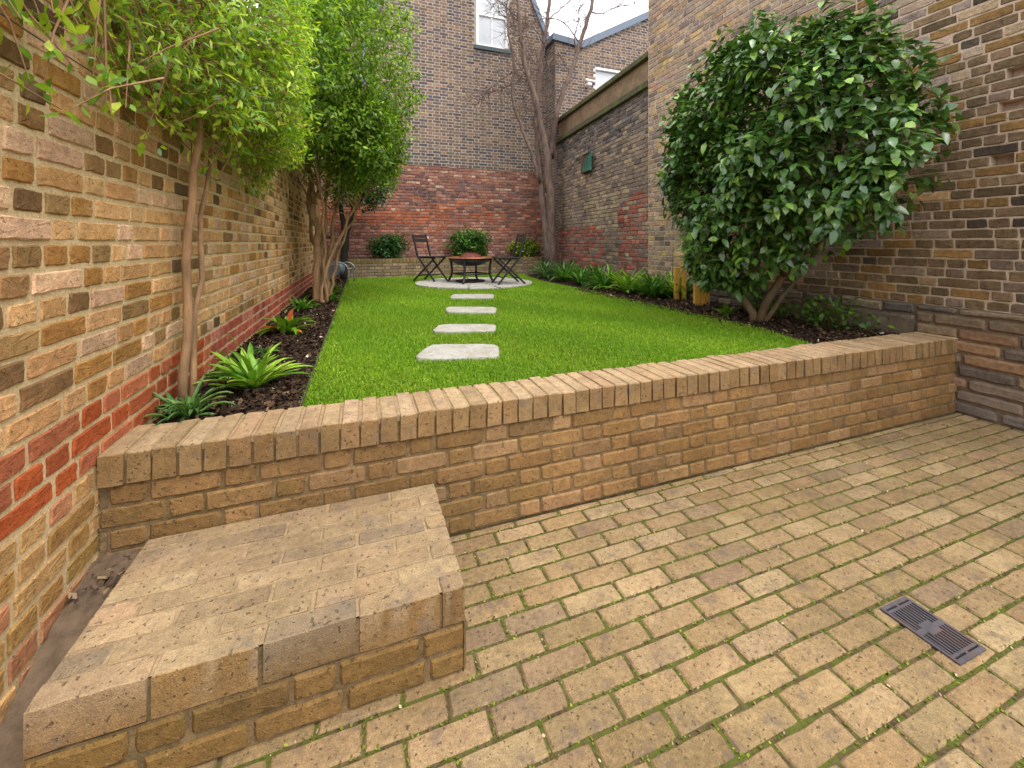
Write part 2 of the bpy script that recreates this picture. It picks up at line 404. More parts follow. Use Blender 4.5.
# lawn bed
ys = np.linspace(2.04, 9.6, 60); m = MB()
v = np.array([[(-.26, y, .524), (lawn_right(y), y, .524)] for y in ys]).reshape(-1, 3)
m.add(v, [(2*i, 2*i+1, 2*i+3, 2*i+2) for i in range(59)])
M_LAWN = plain('lawn_turf', lin(86, 118, 26), .9, nscale=40, var=(.5, 1.3), bump=.01, col2=lin(70, 92, 24), spec=.1)
tag(m.build('lawn', M_LAWN), kind='structure')
def in_poly(x, y, poly):
    c = np.zeros(len(x), bool); n = len(poly)
    for i in range(n):
        (x0, y0), (x1, y1) = poly[i], poly[(i+1) % n]
        k = ((y0 > y) != (y1 > y)) & (x < (x1 - x0) * (y - y0) / (y1 - y0 + 1e-12) + x0); c ^= k
    return c
def grass(dens, y0, y1, w, lo, hi, segs):
    n = int(dens * 3.65 * (y1 - y0))
    x = rng.uniform(-.27, 3.75, n); y = rng.uniform(y0, y1, n)
    k = (x < lawn_right(y) + rng.normal(0, .018, n)) & ((x - PCX)**2 + ((y - PCY))**2 > (PR - .03)**2)
    for p in STONES:
        c = np.mean(p, 0); k &= ~in_poly(x, y, [tuple(c + (np.array(q) - c) * .97) for q in p])
    x, y = x[k], y[k]; n = len(x)
    ph = rng.uniform(0, 6.283, n); ln = rng.uniform(lo, hi, n); lean = np.abs(rng.normal(0, .7, n))
    d = np.stack([np.cos(ph), np.sin(ph), np.zeros(n)], 1); s = np.stack([-np.sin(ph), np.cos(ph), np.zeros(n)], 1)
    patch = .5 + .5 * np.sin(x * 2.1 + 1.3 * np.sin(y * 1.7)) * np.sin(y * 1.3 + x)
    base = np.array([lin(128, 166, 38), lin(145, 178, 46), lin(110, 152, 36), lin(176, 186, 98)])
    ci = rng.choice(4, n, p=[.42, .25, .28, .05]); col = base[ci] * (1 + rng.normal(0, .14, (n, 1))) * (.84 + .24 * patch[:, None]) * (1 + .12 * np.sin(x * 5.3 + y * 3.1)[:, None] * np.array([1, .5, 1]))
    o = np.stack([x, y, np.full(n, .522)], 1); up = np.array([0, 0, 1.0])
    m1 = o + d * (ln * lean * .25)[:, None] + up * (ln * .6)[:, None]
    tp = o + d * (ln * (lean * .8 + .1))[:, None] + up * (ln * np.clip(1 - lean * .35, .35, 1))[:, None]
    w2 = (w * rng.uniform(.7, 1.3, n))[:, None]
    if segs == 2:
        v = np.stack([o - s * w2 / 2, o + s * w2 / 2, m1 + s * w2 * .42, m1 - s * w2 * .42, tp], 1)
        off = (np.arange(n) * 5)[:, None]
        return v.reshape(-1, 3), np.array([0, 1, 2, 3]) + off, np.array([3, 2, 4]) + off, np.repeat(col, 5, 0)
    v = np.stack([o - s * w2 / 2, o + s * w2 / 2, tp], 1); off = (np.arange(n) * 3)[:, None]
    return v.reshape(-1, 3), None, np.array([0, 1, 2]) + off, np.repeat(col, 3, 0)
m = MB()
for a in ((24000, 2.06, 3.4, .0038, .016, .042, 2), (15000, 3.4, 5.2, .005, .018, .042, 1), (8000, 5.2, 9.62, .008, .02, .042, 1)):
    v, q, t, c = grass(*a); m.add(v, q, t, 0, c)
tag(m.build('grass', M_GRASS), 'short bright green lawn grass', 'grass', kind='stuff')

# mulch chips on the soil
def chips(n, x0, x1, y0, y1, z, amp, pal, s0, s1):
    x = rng.uniform(x0, x1, n); y = rng.uniform(y0, y1, n); c = pick(pal, n, .3)
    L = rng.uniform(s0, s1, n)[:, None]; Wd = L * rng.uniform(.25, .7, (n, 1)); ph = rng.uniform(0, 6.28, n); tl = rng.normal(0, .5, n)
    d = np.stack([np.cos(ph) * np.cos(tl), np.sin(ph) * np.cos(tl), np.sin(tl)], 1); s = np.stack([-np.sin(ph), np.cos(ph), rng.normal(0, .4, n)], 1)
    o = np.stack([x, y, z + rng.uniform(0, amp, n)], 1)
    v = np.stack([o - d*L/2 - s*Wd/2, o + d*L/2 - s*Wd/2, o + d*L/2 + s*Wd/2, o - d*L/2 + s*Wd/2], 1)
    return v.reshape(-1, 3), np.arange(n*4).reshape(-1, 4), np.repeat(c, 4, 0)
PALM = [(5, lin(62, 46, 34)), (3, lin(46, 35, 28)), (2, lin(86, 66, 48)), (.5, lin(122, 98, 72)), (.1, lin(205, 195, 180))]
M_CHIP = NT('bark_chip'); M_CHIP.set('Base Color', M_CHIP.attr()); M_CHIP.set('Roughness', .9); M_CHIP.set('Specular IOR Level', .2); M_CHIP = M_CHIP.m
m = MB()
for a in ((9000, XL+.01, -.26, 2.05, 5, .512, .03, PALM, .01, .035), (4500, XL+.01, -.26, 5, 9.55, .512, .03, PALM, .015, .04), (9000, 3.25, 4.26, 2.06, 6, .51, .04, PALM, .012, .04), (60, XL+.01, -.70, 1.62, 1.81, .215, .012, [(3, lin(96, 78, 64)), (2, lin(70, 58, 50)), (1, lin(140, 118, 92))], .006, .025)):
    v, q, c = chips(*a); m.add(v, q, None, 0, c)
tag(m.build('mulch', M_CHIP), 'dark bark mulch scattered over the flower beds', 'mulch', kind='stuff')

m = MB(); m.add(JB[0], JB[1], None, 0, JB[2])
tag(m.build('moss', M_CHIP), 'moss and grit caught in the joints of the paving', 'moss', kind='stuff')

# ================================================================== WALLS
BUFF = [(4, lin(216, 170, 118)), (3, lin(208, 160, 106)), (3, lin(220, 180, 144)), (2.0, lin(182, 132, 72)), (1.8, lin(166, 130, 84)), (1.0, lin(142, 108, 70)), (.3, lin(116, 90, 66))]
REDP = [(4, lin(186, 92, 48)), (2, lin(174, 90, 52)), (1.5, lin(190, 112, 76))]
# left boundary wall, faces +X ; U runs along +Y
yl0, yl1, zl = -1.6, 10.1, 2.85
mb = MB()
rc = layout(yl1 - yl0, zl, .0765, 'mixed', L=.215, Hd=.105, j=.011, p=.42)
zc = (rc[:, 2] + rc[:, 3]) / 2; yc = (rc[:, 0] + rc[:, 1]) / 2 + yl0
cl = pick(BUFF, len(rc), .09)
dk = (rng.random(len(rc)) < np.clip((zc - 1.35) * .4, 0, .16)); cl[dk] = pick([(3, lin(138, 104, 62)), (1.5, lin(112, 86, 58)), (1, lin(152, 112, 60))], dk.sum(), .15)
rd = (zc > .535) & (zc < .765); cl[rd] = pick(REDP, rd.sum(), .1)
pk = rd & (yc > 3.0); cl[pk] = pick([(2, lin(186, 98, 78)), (2, lin(172, 88, 70)), (1, lin(196, 124, 104))], pk.sum(), .1)
lw = zc < .535; cl[lw] = pick([(3, lin(190, 150, 98)), (2, lin(172, 132, 76)), (1, lin(176, 122, 86))], lw.sum(), .1)
# U = +Y, V = +Z gives N = Y x Z = +X
panel(mb, (XL, yl0, 0), (0,1,0), (0,0,1), rc, cl, j=.0165, depth=.03, bev=.004, jit=.0018, recess=.0055, relief=.0012, nu=9, nv=5, tilt=.008)
mb.box((XL - .33, yl0, -.1), (XL - .012, yl1, zl - .002), mi=1)
o = mb.build('boundary_wall', [M_LEFT, M_LEFTM])
tag(o, 'buff brick garden wall with a red brick band at the left', 'wall')

# retaining wall : brickwork + coping
rw = empty('retaining_wall', (1.7, YR, 0), label='low yellow brick retaining wall between paved yard and lawn', cat='wall')
mb = MB()
YEL = [(4, lin(140, 109, 70)), (3, lin(133, 103, 64)), (2, lin(127, 98, 60)), (2, lin(148, 118, 82)), (.5, lin(120, 95, 64))]
wd = XR + .01 - XL
rc = layout(wd, .458, .0764, 'flemish', L=.213, Hd=.103, j=.011)
cl = pick(YEL, len(rc), .05)
xx = (rc[:, 0] + rc[:, 1]) / 2; zz = (rc[:, 2] + rc[:, 3]) / 2
warm = np.clip((xx - 1.2) / 1.0, 0, 1)[:, None]; cl = cl * (1 + warm * np.array([.10, .06, .03]))
panel(mb, (XL, YR, .0), (1,0,0), (0,0,1), rc, cl, j=.009, depth=.03, bev=.007, jit=.0015, recess=.0065, relief=.0012, nu=8, nv=3, tilt=.004)
mb.box((XL, YR + .012, -.1), (XR + .01, YR + .22, .456), mi=1)
o = mb.build('brickwork', [M_YARD, M_YARDM], rw); o.location = -rw.location
mb = MB(); x = XL; xs = []
while x < XR - .02:
    w = rng.uniform(.0745, .079); xs.append((x, min(x + w, XR + .005))); x += w
yb0, yb1, zt, hb = YR - .012, YR + .243, .572, .108
for (a, b) in xs:      # every coping brick is a bevelled block set on edge
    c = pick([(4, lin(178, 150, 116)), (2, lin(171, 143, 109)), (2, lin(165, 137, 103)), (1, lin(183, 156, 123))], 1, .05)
    dz = rng.normal(0, .0010); dy = rng.normal(0, .0018); jx = .0045; e = .006
    lo = np.array([a + jx, yb0 + dy, zt - hb]); hi = np.array([b - jx, yb1 + rng.normal(0, .008), zt + dz])
    pr = []
    for zz_, ins in ((lo[2], 0), (hi[2] - e, 0), (hi[2], e)):
        for px, py in ((lo[0]+ins, lo[1]+ins), ((lo[0]+hi[0])/2, lo[1]+ins), (hi[0]-ins, lo[1]+ins), (hi[0]-ins, (lo[1]+hi[1])/2), (hi[0]-ins, hi[1]-ins), ((lo[0]+hi[0])/2, hi[1]-ins), (lo[0]+ins, hi[1]-ins), (lo[0]+ins, (lo[1]+hi[1])/2)):
            pr.append((px + rng.normal(0, .0013), py + rng.normal(0, .0016), zz_ + (rng.normal(0, .0012) if zz_ > lo[2] else 0)))
    pr.append(((lo[0]+hi[0])/2, (lo[1]+hi[1])/2, hi[2] + .0006))
    q = [(l*8+i, l*8+(i+1) % 8, (l+1)*8+(i+1) % 8, (l+1)*8+i) for l in range(2) for i in range(8)]
    mb.add(pr, q, [(16+i, 16+(i+1) % 8, 24) for i in range(8)], 0, np.vstack([np.repeat(c * (.66, .60, .46), 16, 0), np.repeat(c * 1.04, 9, 0)]))  # shade of the upright faces painted in darker; worn tops slightly paler
mb.box((XL, yb0 + .013, zt - hb - .004), (XR + .005, yb1 - .014, zt - .03), mi=1)
mb.box((XL, yb0 + .011, zt - .03), (XR + .005, yb1 - .012, zt - .0055), mi=2)
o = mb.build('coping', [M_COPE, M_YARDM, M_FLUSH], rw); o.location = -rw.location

# brick step
sx0, sx1, sy0, sy1, sh = -.71, .30, 1.228, 1.812, .256
st = empty('brick_step', ((sx0+sx1)/2, sy0, 0), label='square yellow brick step block against the retaining wall', cat='step')
PST = [(4, lin(176, 140, 86)), (3, lin(164, 128, 74)), (2, lin(186, 154, 104)), (1.2, lin(142, 118, 80))]
mb = MB()
z0 = 0
for (h0, h1) in ((0, .073), (.073, .148)):
    for (O, U, w) in (((sx0, sy0, h0), (1,0,0), sx1 - sx0), ((sx1, sy0, h0), (0,1,0), sy1 - sy0)):
        rc = layout(w, h1 - h0, h1 - h0, 'stretcher' if h0 == 0 else 'flemish', L=.215, j=.011)
        panel(mb, O, U, (0,0,1), rc, pick([(4, lin(136, 106, 62)), (3, lin(129, 100, 57)), (2, lin(125, 97, 57))], len(rc), .06), j=.012, bev=.007, jit=.0014, recess=.008, relief=.001, nu=9, nv=3)
mb.box((sx0 + .004, sy0 + .011, 0), (sx1 - .011, sy1, sh - .014), mi=1)
o = mb.build('brickwork', [M_YARD, M_YARDM], st); o.location = -st.location
mb = MB()                                   # bricks on edge: their sides are the top course of the front
rc = layout(sx1 - sx0, sy1 - sy0, .0735, 'stretcher', L=.225, j=.010)
cl = pick([(4, lin(166, 141, 108)), (3, lin(159, 135, 102)), (2, lin(154, 131, 100)), (1, lin(147, 127, 100))], len(rc), .05)
n0 = mb.n
panel(mb, (sx0, sy0, sh), (1,0,0), (0,1,0), rc, cl, j=.0085, depth=.104, bev=.0032, jit=.0015, recess=.006, relief=.001, nu=9, nv=3, tilt=.003, mortar=False)
fr = np.concatenate(mb.v); cc = np.concatenate(mb.c); fm = (fr[:, 1] < sy0 + .011) & (fr[:, 2] < sh - .003); cc[fm, :3] *= (.74, .63, .45); mb.c = [cc]   # riser's front shade painted into vertex colour, with some weathering
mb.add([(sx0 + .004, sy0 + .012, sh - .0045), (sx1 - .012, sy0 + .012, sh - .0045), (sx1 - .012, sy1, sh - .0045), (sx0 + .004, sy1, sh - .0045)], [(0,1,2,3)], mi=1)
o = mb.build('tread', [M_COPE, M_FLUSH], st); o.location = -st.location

# tall right wall, faces -X ; U = -Y
yr0, yr1, zr = -2.2, 5.47, 5.75
tw = empty('house_wall', (XR, 2.0, 0), label='tall sooty brown brick house wall at the right', cat='wall')
mb = MB()
rc = layout(yr1 - yr0, zr - .80, .0755, 'mixed', L=.22, Hd=.108, j=.011, p=.62)
yc = yr1 - (rc[:, 0] + rc[:, 1]) / 2; zc = (rc[:, 2] + rc[:, 3]) / 2 + .80
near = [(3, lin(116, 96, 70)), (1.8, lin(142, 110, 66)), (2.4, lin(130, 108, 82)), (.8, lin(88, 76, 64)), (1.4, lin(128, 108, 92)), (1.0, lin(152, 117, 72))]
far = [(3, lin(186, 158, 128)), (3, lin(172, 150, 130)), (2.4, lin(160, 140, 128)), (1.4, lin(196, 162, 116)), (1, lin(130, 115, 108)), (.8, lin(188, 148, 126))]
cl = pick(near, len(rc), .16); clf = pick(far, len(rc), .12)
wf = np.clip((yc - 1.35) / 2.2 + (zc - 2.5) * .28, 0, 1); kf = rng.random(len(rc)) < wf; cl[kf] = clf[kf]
hole = np.zeros(len(rc), bool)
for (hy, hz) in ((1.56, 2.50), (1.50, 2.26), (1.55, 1.86)):
    hole[np.argmin((yc - hy)**2 + 9*(zc - hz)**2)] = True
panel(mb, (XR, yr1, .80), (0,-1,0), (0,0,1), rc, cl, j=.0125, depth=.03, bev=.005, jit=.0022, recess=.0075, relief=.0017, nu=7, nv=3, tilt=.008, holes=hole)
# end face (faces +Y) and body
mb.box((XR + .11, yr0, .7), (XR + .45, yr1 - .002, zr - .002), mi=1)
mb.box((XR + .004, yr1 - .03, .5), (XR + .45, yr1 - .001, zr - .003), mi=1)
mb.box((XR + .004, yr0, zr - .05), (XR + .3, yr1 - .04, zr - .001), mi=1)
o = mb.build('brickwork', [M_RIGHT, M_RIGHTM], tw); o.location = -tw.location
mb = MB()                                   # rough footing courses beside the yard
rc = layout(YR - yr0 + .25, .80, .093, 'mixed', L=.36, Hd=.30, j=.014, p=.7)
cl = pick([(3, lin(124, 106, 86)), (2, lin(138, 118, 94)), (2, lin(104, 92, 82)), (1.2, lin(142, 112, 84))], len(rc), .08)
panel(mb, (XR - .028, YR + .25, 0), (0,-1,0), (0,0,1), rc, cl, j=.011, depth=.05, bev=.016, jit=.0024, recess=.016, relief=.0015, nu=10, nv=4, tilt=.003)
mb.box((XR, yr0, -.1), (XR + .3, YR + .25, .80), mi=1)
rc = layout(yr1 - YR - .25, .38, .095, 'mixed', L=.34, Hd=.2, j=.012, p=.6); rc[:, 2:] += 0
cl = pick([(3, lin(118, 106, 92)), (2, lin(138, 122, 100)), (2, lin(98, 90, 84))], len(rc), .12)
panel(mb, (XR - .02, yr1, .42), (0,-1,0), (0,0,1), rc, cl, j=.014, depth=.04, bev=.014, jit=.004, recess=.014, relief=.004, nu=8, nv=3, tilt=.012)
mb.box((XR, YR + .25, -.1), (XR + .3, yr1, .80), mi=1)
for i in range(14):                          # worn cement fillet along the bed
    ya = 2.07 + i * .085; zz_ = .66 + .035 * math.sin(i * 1.9) + rng.uniform(-.012, .012)
    mb.add([(XR - .045, ya, .48), (XR - .045, ya + .086, .48), (XR - .03, ya + .086, zz_), (XR - .03, ya, zz_), (XR, ya, zz_ + .03), (XR, ya + .086, zz_ + .03)], [(1,0,3,2), (2,3,4,5)], mi=1)
o = mb.build('footing', [M_LOWW, mortar_mat('dark_joint', lin(122, 106, 88), lin(92, 80, 68))], tw); o.location = -tw.location

# lower party wall beyond it
pa, pb = np.array([4.345, 5.475, 0]), np.array([4.72, 9.55, 0]); Lw = np.linalg.norm(pb - pa); pu = (pa - pb) / Lw
pw = empty('party_wall', tuple((pa + pb) / 2), label='lower blackened brick party wall with mossy copings and red patches', cat='wall')
pn = np.cross(pu, (0,0,1))
mb = MB()
rc = layout(Lw, 3.36, .075, 'mixed', L=.22, Hd=.11, j=.01, p=.5)
sc = Lw - (rc[:, 0] + rc[:, 1]) / 2; zc = (rc[:, 2] + rc[:, 3]) / 2 + .45      # sc: metres from the tall wall
cl = pick([(3, lin(140, 122, 108)), (2, lin(156, 135, 112)), (2, lin(122, 108, 98)), (1, lin(168, 144, 116))], len(rc), .14)
blk = rng.random(len(rc)) < np.clip((zc - 2.75) * 1.0, 0, .85); cl[blk] = pick([(2, lin(104, 95, 92)), (2, lin(86, 80, 80)), (1, lin(120, 106, 98))], blk.sum(), .14)
tan_ = (rng.random(len(rc)) < .6) & (zc < 2.3) & (zc > 1.6) & (sc > .6) & (sc < 2.6); cl[tan_] = pick([(2, lin(176, 156, 126)), (1, lin(160, 140, 118))], tan_.sum(), .1)
rdp = (rng.random(len(rc)) < .72) & (zc < 2.05 + .12 * np.sin(sc * 4)) & ((sc < 1.0) | (zc < 1.65) & (sc > 1.6)); cl[rdp] = pick([(3, lin(166, 96, 80)), (2, lin(148, 88, 78)), (1, lin(182, 118, 102)), (1, lin(124, 96, 92))], rdp.sum(), .12)
hole = np.zeros(len(rc), bool); hole[np.argmin((sc - 1.02)**2 + 9*(zc - 3.37)**2)] = True
panel(mb, tuple(pb + np.array([0, 0, .45])), tuple(pu), (0,0,1), rc, cl, j=.013, depth=.03, bev=.007, jit=.004, recess=.012, relief=.003, nu=3, nv=1, tilt=.015, holes=hole)
def slab(mb, z0, z1, n0, n1, mi=0, col=None, e0=0, e1=0):
    v = []
    for z, (za, zb) in ((0, (z0[0], z0[1])), (1, (z1[0], z1[1]))):
        for p, zz_ in ((pb, zb), (pa, za)):
            pass
    P = []
    for zz_ in (z0, z1):
        for p, zq, s_ in ((pb, zz_[1], e1), (pa, zz_[0], -e0)):
            for nn in (n0, n1):
                q = p + pn * nn - pu * s_; P.append((q[0], q[1], zq))
    # order: b n0, b n1, a n0, a n1 (lower) then upper
    mb.add(P, [(0,1,3,2),(4,6,7,5),(0,4,5,1),(2,3,7,6),(0,2,6,4),(1,5,7,3)], mi=mi, col=col)
slab(mb, (.3, .3), (3.80, 3.80), -.35, -.11, mi=1)
o = mb.build('brickwork', [M_LOWW, M_LOWWM], pw); o.location = -pw.location
M_MOSSC = plain('mossy_coping', lin(86, 80, 62), .95, nscale=10, var=(.6, 1.3), bump=.006, col2=lin(92, 100, 40))
M_OCHRE = plain('ochre_stone', lin(138, 114, 88), .9, nscale=9, var=(.65, 1.2), bump=.005, col2=lin(112, 92, 72))
mb = MB(); slab(mb, (3.79, 3.83), (3.90, 3.94), -.30, .07)
o = mb.build('ledge', M_MOSSC, pw, bevel=.012); o.location = -pw.location
mb = MB()
slab(mb, (3.90, 3.94), (4.28, 4.36), -.26, -.03)
o = mb.build('upper_wall', M_OCHRE, pw); o.location = -pw.location
mb = MB(); slab(mb, (4.28, 4.36), (4.37, 4.45), -.30, .05)
o = mb.build('coping', M_MOSSC, pw, bevel=.012); o.location = -pw.location

# back red wall, faces -Y
YB, ZB = 10.1, 3.17
mb = MB()
rc = layout(5.6, ZB, .073, 'mixed', L=.21, Hd=.105, j=.01, p=.55)
zc = (rc[:, 2] + rc[:, 3]) / 2; xx = (rc[:, 0] + rc[:, 1]) / 2 - .9
cl = pick([(3, lin(156, 106, 90)), (2.2, lin(144, 94, 82)), (2, lin(172, 126, 108)), (1.4, lin(122, 88, 82)), (.8, lin(196, 160, 140))], len(rc), .13)
ob = rng.random(len(rc)) < .75 * np.exp(-((zc - 1.95) / .3)**2) * np.clip(1.15 - xx / 5, .2, 1); cl[ob] = pick([(2, lin(182, 104, 70)), (1.4, lin(168, 94, 68)), (1, lin(192, 122, 90))], ob.sum(), .1)
gy = rng.random(len(rc)) < .55 * np.exp(-((zc - 2.6 - .08 * np.sin(xx * 3)) / .15)**2); cl[gy] = pick([(1, lin(104, 84, 82)), (1, lin(124, 100, 96))], gy.sum(), .12)
pl = rng.random(len(rc)) < np.clip((1.55 - zc) * 1.2, 0, .7); cl[pl] = pick([(1, lin(156, 122, 108)), (1, lin(140, 100, 88)), (1, lin(172, 140, 122))], pl.sum(), .12)
panel(mb, (-.9, YB, 0), (1,0,0), (0,0,1), rc, cl, j=.014, depth=.03, bev=.006, jit=.003, recess=.009, relief=.002, nu=3, nv=1, tilt=.01)
mb.box((-.9, YB + .012, -.1), (4.7, YB + .4, ZB - .001), mi=1)
tag(mb.build('garden_wall', [M_REDB, M_REDBM]), 'weathered red brick garden wall at the far end below the house', 'wall')

# brown gable house above it
hs = empty('gable_house', (1.5, YB, ZB), label='brown brick house with a white sash window above the red wall', cat='house')
mb = MB()
rc = layout(6.65, 6.6, .0745, 'flemish', L=.21, Hd=.1, j=.011)
xx = (rc[:, 0] + rc[:, 1]) / 2 - 2.0; zc = (rc[:, 2] + rc[:, 3]) / 2 + ZB
roof = lambda x: np.interp(x, [-9, 3.35, 4.62, 4.75, 9], [9.6, 9.6, 6.86, 6.6, 6.6])
ok = zc < roof(xx) - .03
wx0, wx1, wz0, wz1 = 2.72, 3.58, 6.27, 7.95
ok &= ~((xx > wx0) & (xx < wx1) & (zc > wz0) & (zc < wz1))
rc = rc[ok]; xx = xx[ok]; zc = zc[ok]
cl = pick([(3, lin(126, 104, 87)), (3, lin(111, 94, 84)), (2.8, lin(90, 82, 83)), (1.2, lin(142, 116, 92)), (1.2, lin(112, 94, 78))], len(rc), .12)
lowd = rng.random(len(rc)) < np.clip((3.9 - zc) * .6, 0, .4); cl[lowd] = pick([(1, lin(88, 84, 84)), (1, lin(108, 98, 90))], lowd.sum(), .1)
panel(mb, (-2.0, YB, ZB), (1,0,0), (0,0,1), rc, cl, j=.018, depth=.03, bev=.004, jit=.002, recess=.005, relief=.001, nu=2, nv=1)
v = [(-2.0, YB + .015, ZB), (wx0, YB + .015, ZB), (wx0, YB + .015, 9.6), (-2, YB + .015, 9.6), (wx1, YB + .015, ZB), (4.64, YB + .015, ZB), (4.64, YB + .015, 6.82), (wx1, YB + .015, 9.1), (wx0, YB + .015, wz0), (wx1, YB + .015, wz0), (wx0, YB + .015, wz1), (wx1, YB + .015, wz1), (3.35, YB + .015, 9.6)]
mb.add(v, [(0,1,2,3), (4,5,6,7), (1,4,9,8), (10,11,7,2)], mi=1)
mb.box((-2.0, YB + .25, ZB), (4.62, YB + .5, 6.6), mi=1)
o = mb.build('wall', [M_BRN, M_BRNM], hs); o.location = -hs.location
def window(parent, x0, x1, z0, z1, y, off, midrail=True, mull=True):
    f = MB(); t_ = .07
    f.box((x0, y - .01, z0), (x0 + t_, y + .10, z1)); f.box((x1 - t_, y - .01, z0), (x1, y + .10, z1))
    f.box((x0 + t_, y - .009, z0), (x1 - t_, y + .10, z0 + t_)); f.box((x0 + t_, y - .009, z1 - t_), (x1 - t_, y + .10, z1))
    if midrail: f.box((x0 + t_, y + .02, (z0+z1)/2 - .03), (x1 - t_, y + .09, (z0+z1)/2 + .03))
    if mull: f.box(((x0+x1)/2 - .015, y + .03, z0 + t_), ((x0+x1)/2 + .015, y + .08, z1 - t_))
    wn_ = f.build('window', M_WHITE, parent, bevel=.006); wn_.location = off
    gl = MB(); gl.box((x0 + t_, y + .055, z0 + t_), (x1 - t_, y + .062, z1 - t_))
    p = gl.build('pane', M_GLASS, wn_)
    return wn_
tg = NT('window_glass'); tg.set('Base Color', (.52, .54, .57, 1)); tg.set('Roughness', .06); tg.set('Specular IOR Level', .8)
tg.bump(tg.noise(3, 2), .003, .3); M_GLASS = tg.m
off = -hs.location
w = window(hs, wx0, wx1, wz0, wz1, YB + .03, off)
sl = MB(); sl.box((wx0 - .06, YB - .05, wz0 - .10), (wx1 + .06, YB + .12, wz0)); sl.build('sill', plain('dark_sill', lin(70, 84, 86), .7), w, bevel=.01)
cu = MB()
cu.add([(wx0 + .1 + (wx1 - wx0 - .2) * i / 12, YB + .12 + .02 * (i % 2), z) for i in range(13) for z in (wz0 + .1, wz0 + .72 + .05 * math.sin(i * .6))], [(2*i, 2*i+2, 2*i+3, 2*i+1) for i in range(12)])
cu.build('curtain', M_WHITE, w)
vb = MB()
def verge(mb, p0, p1, y0, y1, th):
    (x0, z0), (x1, z1) = p0, p1; d = np.array([x1 - x0, z1 - z0]); n = np.array([-d[1], d[0]]) / np.linalg.norm(d)
    if n[1] < 0: n = -n
    c = [(x0, z0), (x1, z1), (x1 + n[0]*th, z1 + n[1]*th), (x0 + n[0]*th, z0 + n[1]*th)]
    mb.add([(x, y0, z) for x, z in c] + [(x, y1, z) for x, z in c], [(0,1,2,3), (7,6,5,4), (0,4,5,1), (1,5,6,2), (2,6,7,3), (3,7,4,0)])
verge(vb, (3.30, 9.62), (4.70, 6.58), YB - .06, YB + .5, .12)
o = vb.build('verge', M_GREY, hs); o.location = off
gp = MB()
gp.box((-.35, YB - .16, 6.86), (.50, YB - .002, 6.98)); gp.box((.12, YB - .14, 6.62), (.40, YB - .003, 6.86))
gp.tube([(.18, YB - .08, 6.66), (.10, YB - .08, 6.5), (.05, YB - .06, 6.3), (.05, YB - .06, 3.4)], .045, 10)
o = gp.build('drainpipe', M_GREY, hs, bevel=.01); o.location = off

# butterfly roof wing at the right
YW = 9.55
wg = empty('rear_wing', (6.2, YW, 0), label='brown brick house wing with a grey v shaped roofline', cat='house')
rf2 = lambda x: np.interp(x, [4.6, 5.45, 7.55, 9.0], [6.45, 6.40, 7.57, 8.4])
mb = MB()
rc = layout(4.3, 8.0, .0745, 'flemish', L=.21, Hd=.1, j=.011)
xx = (rc[:, 0] + rc[:, 1]) / 2 + 4.64; zc = (rc[:, 2] + rc[:, 3]) / 2 + .4
ok = (zc < rf2(xx) - .02) & ~((xx > 5.75) & (xx < 6.75) & (zc > 5.0) & (zc < 5.98)) & ((zc > 3.2) | (xx < 4.95))
rc = rc[ok]
cl = pick([(3, lin(126, 104, 87)), (3, lin(111, 94, 84)), (2.8, lin(90, 82, 83)), (1.2, lin(142, 116, 92))], len(rc), .12)
panel(mb, (4.64, YW, .4), (1,0,0), (0,0,1), rc, cl, j=.018, depth=.03, bev=.004, jit=.002, recess=.005, relief=.001, nu=2, nv=1)
rc = layout(.54, 6.0, .0745, 'flemish', L=.21, Hd=.1, j=.011)
panel(mb, (4.64, YB - .01, .45), (0,-1,0), (0,0,1), rc, pick([(3, lin(120, 104, 92)), (2, lin(98, 90, 86))], len(rc), .1), j=.013, bev=.005, recess=.004, nu=2, nv=1)
mb.box((4.66, YW + .2, .3), (8.9, YW + .5, 6.3), mi=1); mb.box((4.66, YW + .012, .3), (5.74, YW + .2, 6.3), mi=1)
mb.box((6.76, YW + .012, 3), (8.9, YW + .2, 6.9), mi=1); mb.box((5.74, YW + .012, 3), (6.76, YW + .2, 4.95), mi=1)
mb.box((4.66, YW+.2, .3), (4.9, YB + .4, 6.35), mi=1)
o = mb.build('wall', [M_BRN, M_BRNM], wg); o.location = -wg.location
w = window(wg, 5.76, 6.74, 5.0, 5.97, YW + .02, -wg.location, midrail=False, mull=False)
vb = MB()
verge(vb, (4.55, 6.46), (5.47, 6.38), YW - .06, YW + .5, .16); verge(vb, (5.44, 6.39), (9.0, 8.38), YW - .062, YW + .51, .17)
vb.box((4.55, YW + .5, 6.40), (4.75, YB + .3, 6.58))
o = vb.build('roof_flashing', M_GREY, wg); o.location = -wg.location
vb = MB(); vb.tube([(5.55, YW + .0, 5.42), (5.55, YW - .12, 5.42), (5.62, YW - .14, 5.40)], .05, 10); vb.tube([(5.50, YW - .05, 5.56), (5.78, YW - .05, 5.54)], .03, 8)
o = vb.build('waste_pipe', M_WHITE, wg); o.location = -wg.location

